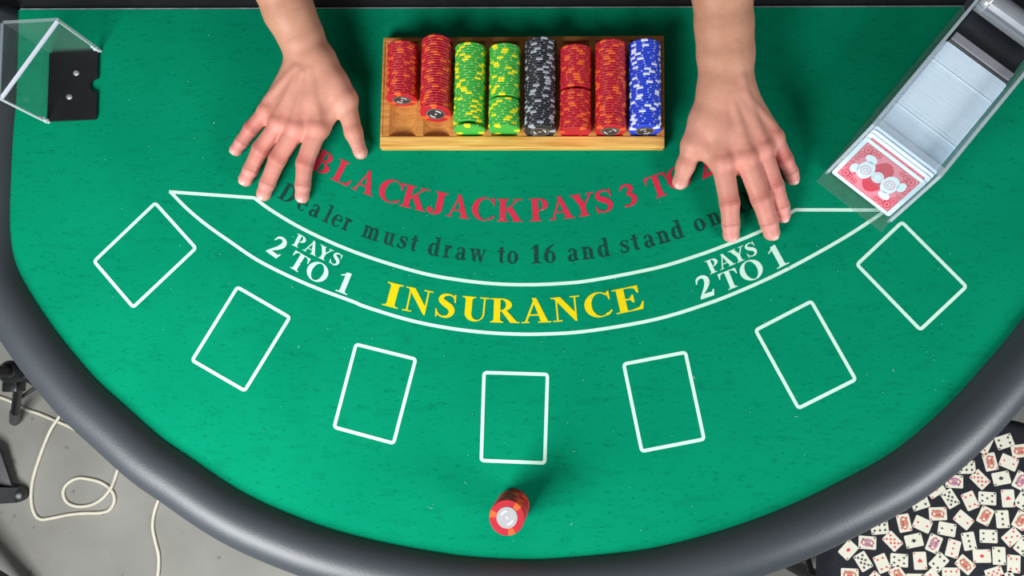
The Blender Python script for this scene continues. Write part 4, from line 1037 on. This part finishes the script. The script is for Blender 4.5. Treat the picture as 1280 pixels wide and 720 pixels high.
# second tripod reaching into the lower left corner
trip = empty('tripod_stand', F(-150, 640, FLOOR))
tag(trip, 'black tripod stand at the lower left corner, round rubber foot showing', 'stand')
sc_ = F(-185, 622, -0.52)
mb = MB(); mb.tube([sc_-Vector((0, 0, .15)), Vector((sc_.x, sc_.y, 1.9))], 0.013, 16); auto_smooth(mb.build('pole', BLACK_METAL, trip))
mb = MB(); mb.lathe([(.016, -.035), (.03, -.03), (.032, .02), (.02, .032)], sc_, 20); auto_smooth(mb.build('hub', BLACK_PLASTIC, trip))
for px, py in ((21, 618), (64, 768), (-300, 480)):
    ft = F(px, py, FLOOR+.02); tp = sc_+(ft-sc_)*0.08
    mb = MB(); d = (ft-tp); side = d.cross(Vector((0, 0, 1))).normalized()
    nrm_ = side.cross(d).normalized()
    V = []
    for p_, w_, t_ in ((tp, .026, .012), (ft, .016, .010)):
        V += [p_-side*w_-nrm_*t_, p_+side*w_-nrm_*t_, p_+side*w_+nrm_*t_, p_-side*w_+nrm_*t_]
    mb.add(V, [[0, 1, 2, 3], [7, 6, 5, 4], [0, 4, 5, 1], [1, 5, 6, 2], [2, 6, 7, 3], [3, 7, 4, 0]]); mb.build('leg', BLACK_METAL, trip)
    mb = MB(); mb.lathe([(.010, -.0195), (.0165, -.017), (.018, -.006), (.0165, .007), (.010, .011), (.001, .012)], ft, 20); auto_smooth(mb.build('rubber_foot', BLACK_PLASTIC, trip))
mb = MB(); P3 = [F(16, 612, FLOOR+.03), F(-1, 562, FLOOR+.04), F(-60, 535, FLOOR+.07), F(-60, 614, FLOOR+.07)]
mb.add(P3+[p-Vector((0, 0, .008)) for p in P3], [[0, 1, 2, 3], [7, 6, 5, 4]]+[[i, 4+i, 4+(i+1) % 4, (i+1) % 4] for i in range(4)]); mb.build('brace_plate', BLACK_METAL, trip)

# round ottoman with playing-card print
OH = -0.30
oc = F(1243, 731, OH); orad = (F(1035, 700, OH)-oc).length
ott = empty('round_stool', Vector((oc.x, oc.y, 0)))
tag(ott, 'round padded stool covered in black cloth printed with scattered playing cards', 'stool')
FABRIC = mat('black_fabric', (34, 35, 40), 0.9, spec=0.2, noise=0.15, nscale=120, bump=0.2, bscale=500)
mb = MB(); mb.lathe([(.02, -.055), (orad-.004, -.055), (orad+.003, -.045), (orad+.003, -.02), (orad-.004, -.006), (orad-.014, 0), (.02, 0.0)], oc, 72); auto_smooth(mb.build('seat_cushion', FABRIC, ott))
for k in range(4):
    a = math.radians(20+90*k); d = Vector((math.cos(a), math.sin(a), 0))
    tp = oc+d*(orad-.09)-Vector((0, 0, .055)); bt = Vector((oc.x, oc.y, 0))+d*(orad-.05)
    mb = MB(); mb.tube([tp, bt], [.018, .013], 12); auto_smooth(mb.build('leg', BLACK_METAL, ott))
mb = MB(); mb.lathe([(orad-.065, -.30), (orad-.055, -.306), (orad-.055, -.294), (orad-.065, -.294)], oc, 48); mb.f = mb.f[:-2]; mb.m = mb.m[:-2]; mb.build('foot_ring', BLACK_METAL, ott)
IVORY = mat('card_print_ivory', (204, 200, 182), .8, noise=.03); PRED = mat('card_print_red', (200, 46, 52), .8, noise=.1); PBLK = mat('card_print_black', (40, 42, 48), .8, noise=.1)
PGOLD = mat('card_print_brown', (176, 120, 92), .8, noise=.3, nscale=700); PPLUM = mat('card_print_plum', (170, 110, 130), .8, noise=.3, nscale=700)
px_scale = (F(1201, 620, OH)-F(1200, 620, OH)).length
CL, CW = 22.2*px_scale, 16.4*px_scale
def pip(kind, s):
    if kind == 'd': return [[(0, -s), (s*.78, 0), (0, s), (-s*.78, 0)]]
    if kind == 'h': return [[(0, -s), (s*.9, .25*s), (s*.55, .8*s), (0, .45*s), (-.55*s, .8*s), (-.9*s, .25*s)]]
    if kind == 's': return [[(0, s), (.85*s, -.15*s), (.45*s, -.6*s), (-.45*s, -.6*s), (-.85*s, -.15*s)], [(-.3*s, -s), (.3*s, -s), (.08*s, -.4*s), (-.08*s, -.4*s)]]
    r = []
    for cx, cy in ((0, .5), (-.5, -.15), (.5, -.15)): r.append([(x*s, y*s) for x, y in el(cx, cy, .46, .46, 0, 360, 8)[:-1]])
    return r+[[(-.3*s, -s), (.3*s, -s), (.08*s, 0), (-.08*s, 0)]]
LAY = {1: [(0, 0)], 2: [(0, .55), (0, -.55)], 3: [(0, .6), (0, 0), (0, -.6)], 4: [(-.45, .55), (.45, .55), (-.45, -.55), (.45, -.55)], 5: [(-.45, .55), (.45, .55), (-.45, -.55), (.45, -.55), (0, 0)],
       6: [(-.42, .6), (.42, .6), (-.42, 0), (.42, 0), (-.42, -.6), (.42, -.6)], 8: [(-.42, .62), (.42, .62), (-.42, 0), (.42, 0), (-.42, -.62), (.42, -.62), (0, .3), (0, -.3)]}
_pc = {}
def print_mesh(num, suit):
    if (num, suit) in _pc: return _pc[num, suit]
    mb = MB(); hl, hw = CL/2, CW/2      # long axis = local y
    mb.add([(*p, 0.0) for p in round_corners([(-hw, -hl), (hw, -hl), (hw, hl), (-hw, hl)], CW*.1, 2)], [list(range(12))], 0)
    ink = 1 if suit in 'dh' else 2; z = .0004
    def put_poly(poly, cx, cy, m, zz=z, fl_=1): mb.add([(cx+x, cy+y*fl_, zz) for x, y in poly], [list(range(len(poly)))], m)
    if num == 'K':
        gm = 3 if ink == 1 else 4
        put_poly(el(0, 0, hw*.60, hl*.74, 0, 360, 20)[:-1], 0, 0, gm)
        for s in (1, -1):
            put_poly(el(0, s*hl*.45, hw*.22, hl*.15, 0, 360, 10)[:-1], 0, 0, 0, z*1.5)
            put_poly([(-hw*.28, s*hl*.58), (hw*.28, s*hl*.58), (0, s*hl*.74)], 0, 0, 1, z*2)
            put_poly([(-hw*.5, s*hl*.03), (hw*.34, s*hl*.06), (hw*.18, s*hl*.30), (-hw*.28, s*hl*.26)], 0, 0, 1 if ink == 1 else gm, z*1.5)
            for q in (-.34, -.08, .2): put_poly([(hw*q, s*hl*.04), (hw*(q+.07), s*hl*.05), (hw*(q*.6+.05), s*hl*.28), (hw*q*.6, s*hl*.27)], 0, 0, 0 if q < 0 else 2, z*2)
            put_poly(el(s*hw*.52, s*hl*.5, hw*.10, hl*.12, 0, 360, 8)[:-1], 0, 0, ink, z*2)
    else:
        s = CW*(.19 if num == 1 else .105)
        for x, y in LAY[num]:
            for poly in pip(suit, s): put_poly(poly, x*hw*.95, y*hl, ink)
    for s_ in (1, -1):      # corner indices
        put_poly([(-CW*.045, -CW*.07), (CW*.045, -CW*.07), (CW*.045, CW*.07), (-CW*.045, CW*.07)], -s_*hw*.78, s_*hl*.82, ink)
    me = bpy.data.meshes.new('card_print'); me.from_pydata(mb.v, [], mb.f)
    for m in (IVORY, PRED, PBLK, PGOLD, PPLUM): me.materials.append(m)
    me.polygons.foreach_set('material_index', mb.m); _pc[num, suit] = me
    return me
OT = [(880,113,45,1,'d'),(835,170,18,4,'c'),(806,127,35,2,'s'),(752,183,62,4,'d'),(900,208,8,'K','h'),(777,253,102,'K','h'),(853,255,-24,2,'d'),(680,275,1,6,'c'),(630,333,-3,'K','s'),(735,325,-47,8,'h'),(822,320,11,1,'s'),(902,330,62,'K','s'),
 (553,365,32,1,'h'),(613,403,-60,8,'c'),(695,412,-68,4,'h'),(765,402,-4,5,'s'),(850,402,-88,1,'h'),(912,410,55,4,'c'),(490,420,18,4,'c'),(563,465,2,'K','h'),(425,503,-79,'K','h'),(500,508,-25,2,'d'),(600,528,-11,2,'s'),(668,490,-41,2,'d'),
 (757,473,63,'K','h'),(827,487,-88,3,'c'),(902,492,60,'K','h'),(325,522,5,6,'c'),(865,560,40,5,'d'),(770,557,-2,4,'s'),(690,577,-81,3,'c'),(625,607,73,3,'d'),(547,587,66,'K','s'),(465,575,12,1,'s'),(378,577,-47,8,'h'),(275,583,-4,'K','s'),
 (197,613,46,1,'d'),(743,638,1,1,'d'),(813,637,89,2,'c'),(873,670,85,4,'d'),(675,673,-42,'K','h'),(567,663,45,4,'c'),(490,657,-88,1,'h'),(405,655,-4,5,'s'),(335,668,-68,4,'h'),(258,660,-60,8,'c'),(140,668,6,4,'c'),(203,715,-2,'K','h'),(795,712,18,8,'h'),(617,712,0,6,'h'),(402,718,-55,'K','h'),(912,595,50,4,'c'),(545,730,-50,2,'d'),(470,737,0,2,'c'),(300,740,45,5,'d')]
done = []
def place_print(cx, cy, ang, num, suit):
    p = F(1000+cx/3.271, 500+cy/3.271, OH)
    if (Vector((p.x, p.y, 0))-Vector((oc.x, oc.y, 0))).length > orad-0.022: return
    if any((p-q).length < CW*0.95 for q in done): return
    done.append(p)
    o = bpy.data.objects.new('card_print', print_mesh(num, suit)); COL.objects.link(o)
    o.parent = ott; o.location = p-Vector((oc.x, oc.y, 0))+Vector((0, 0, .0006)); o.rotation_euler = (0, 0, math.radians(ang-90))
for c in OT: place_print(*c)
for dx, dy in ((357, -253), (-357, 253), (300, 330), (600, 80), (250, 560), (-60, 590)):
    for cx, cy, a, n_, s_ in OT:
        if cx+dx > 935 or cy+dy > 735: place_print(cx+dx, cy+dy, a, n_, s_)
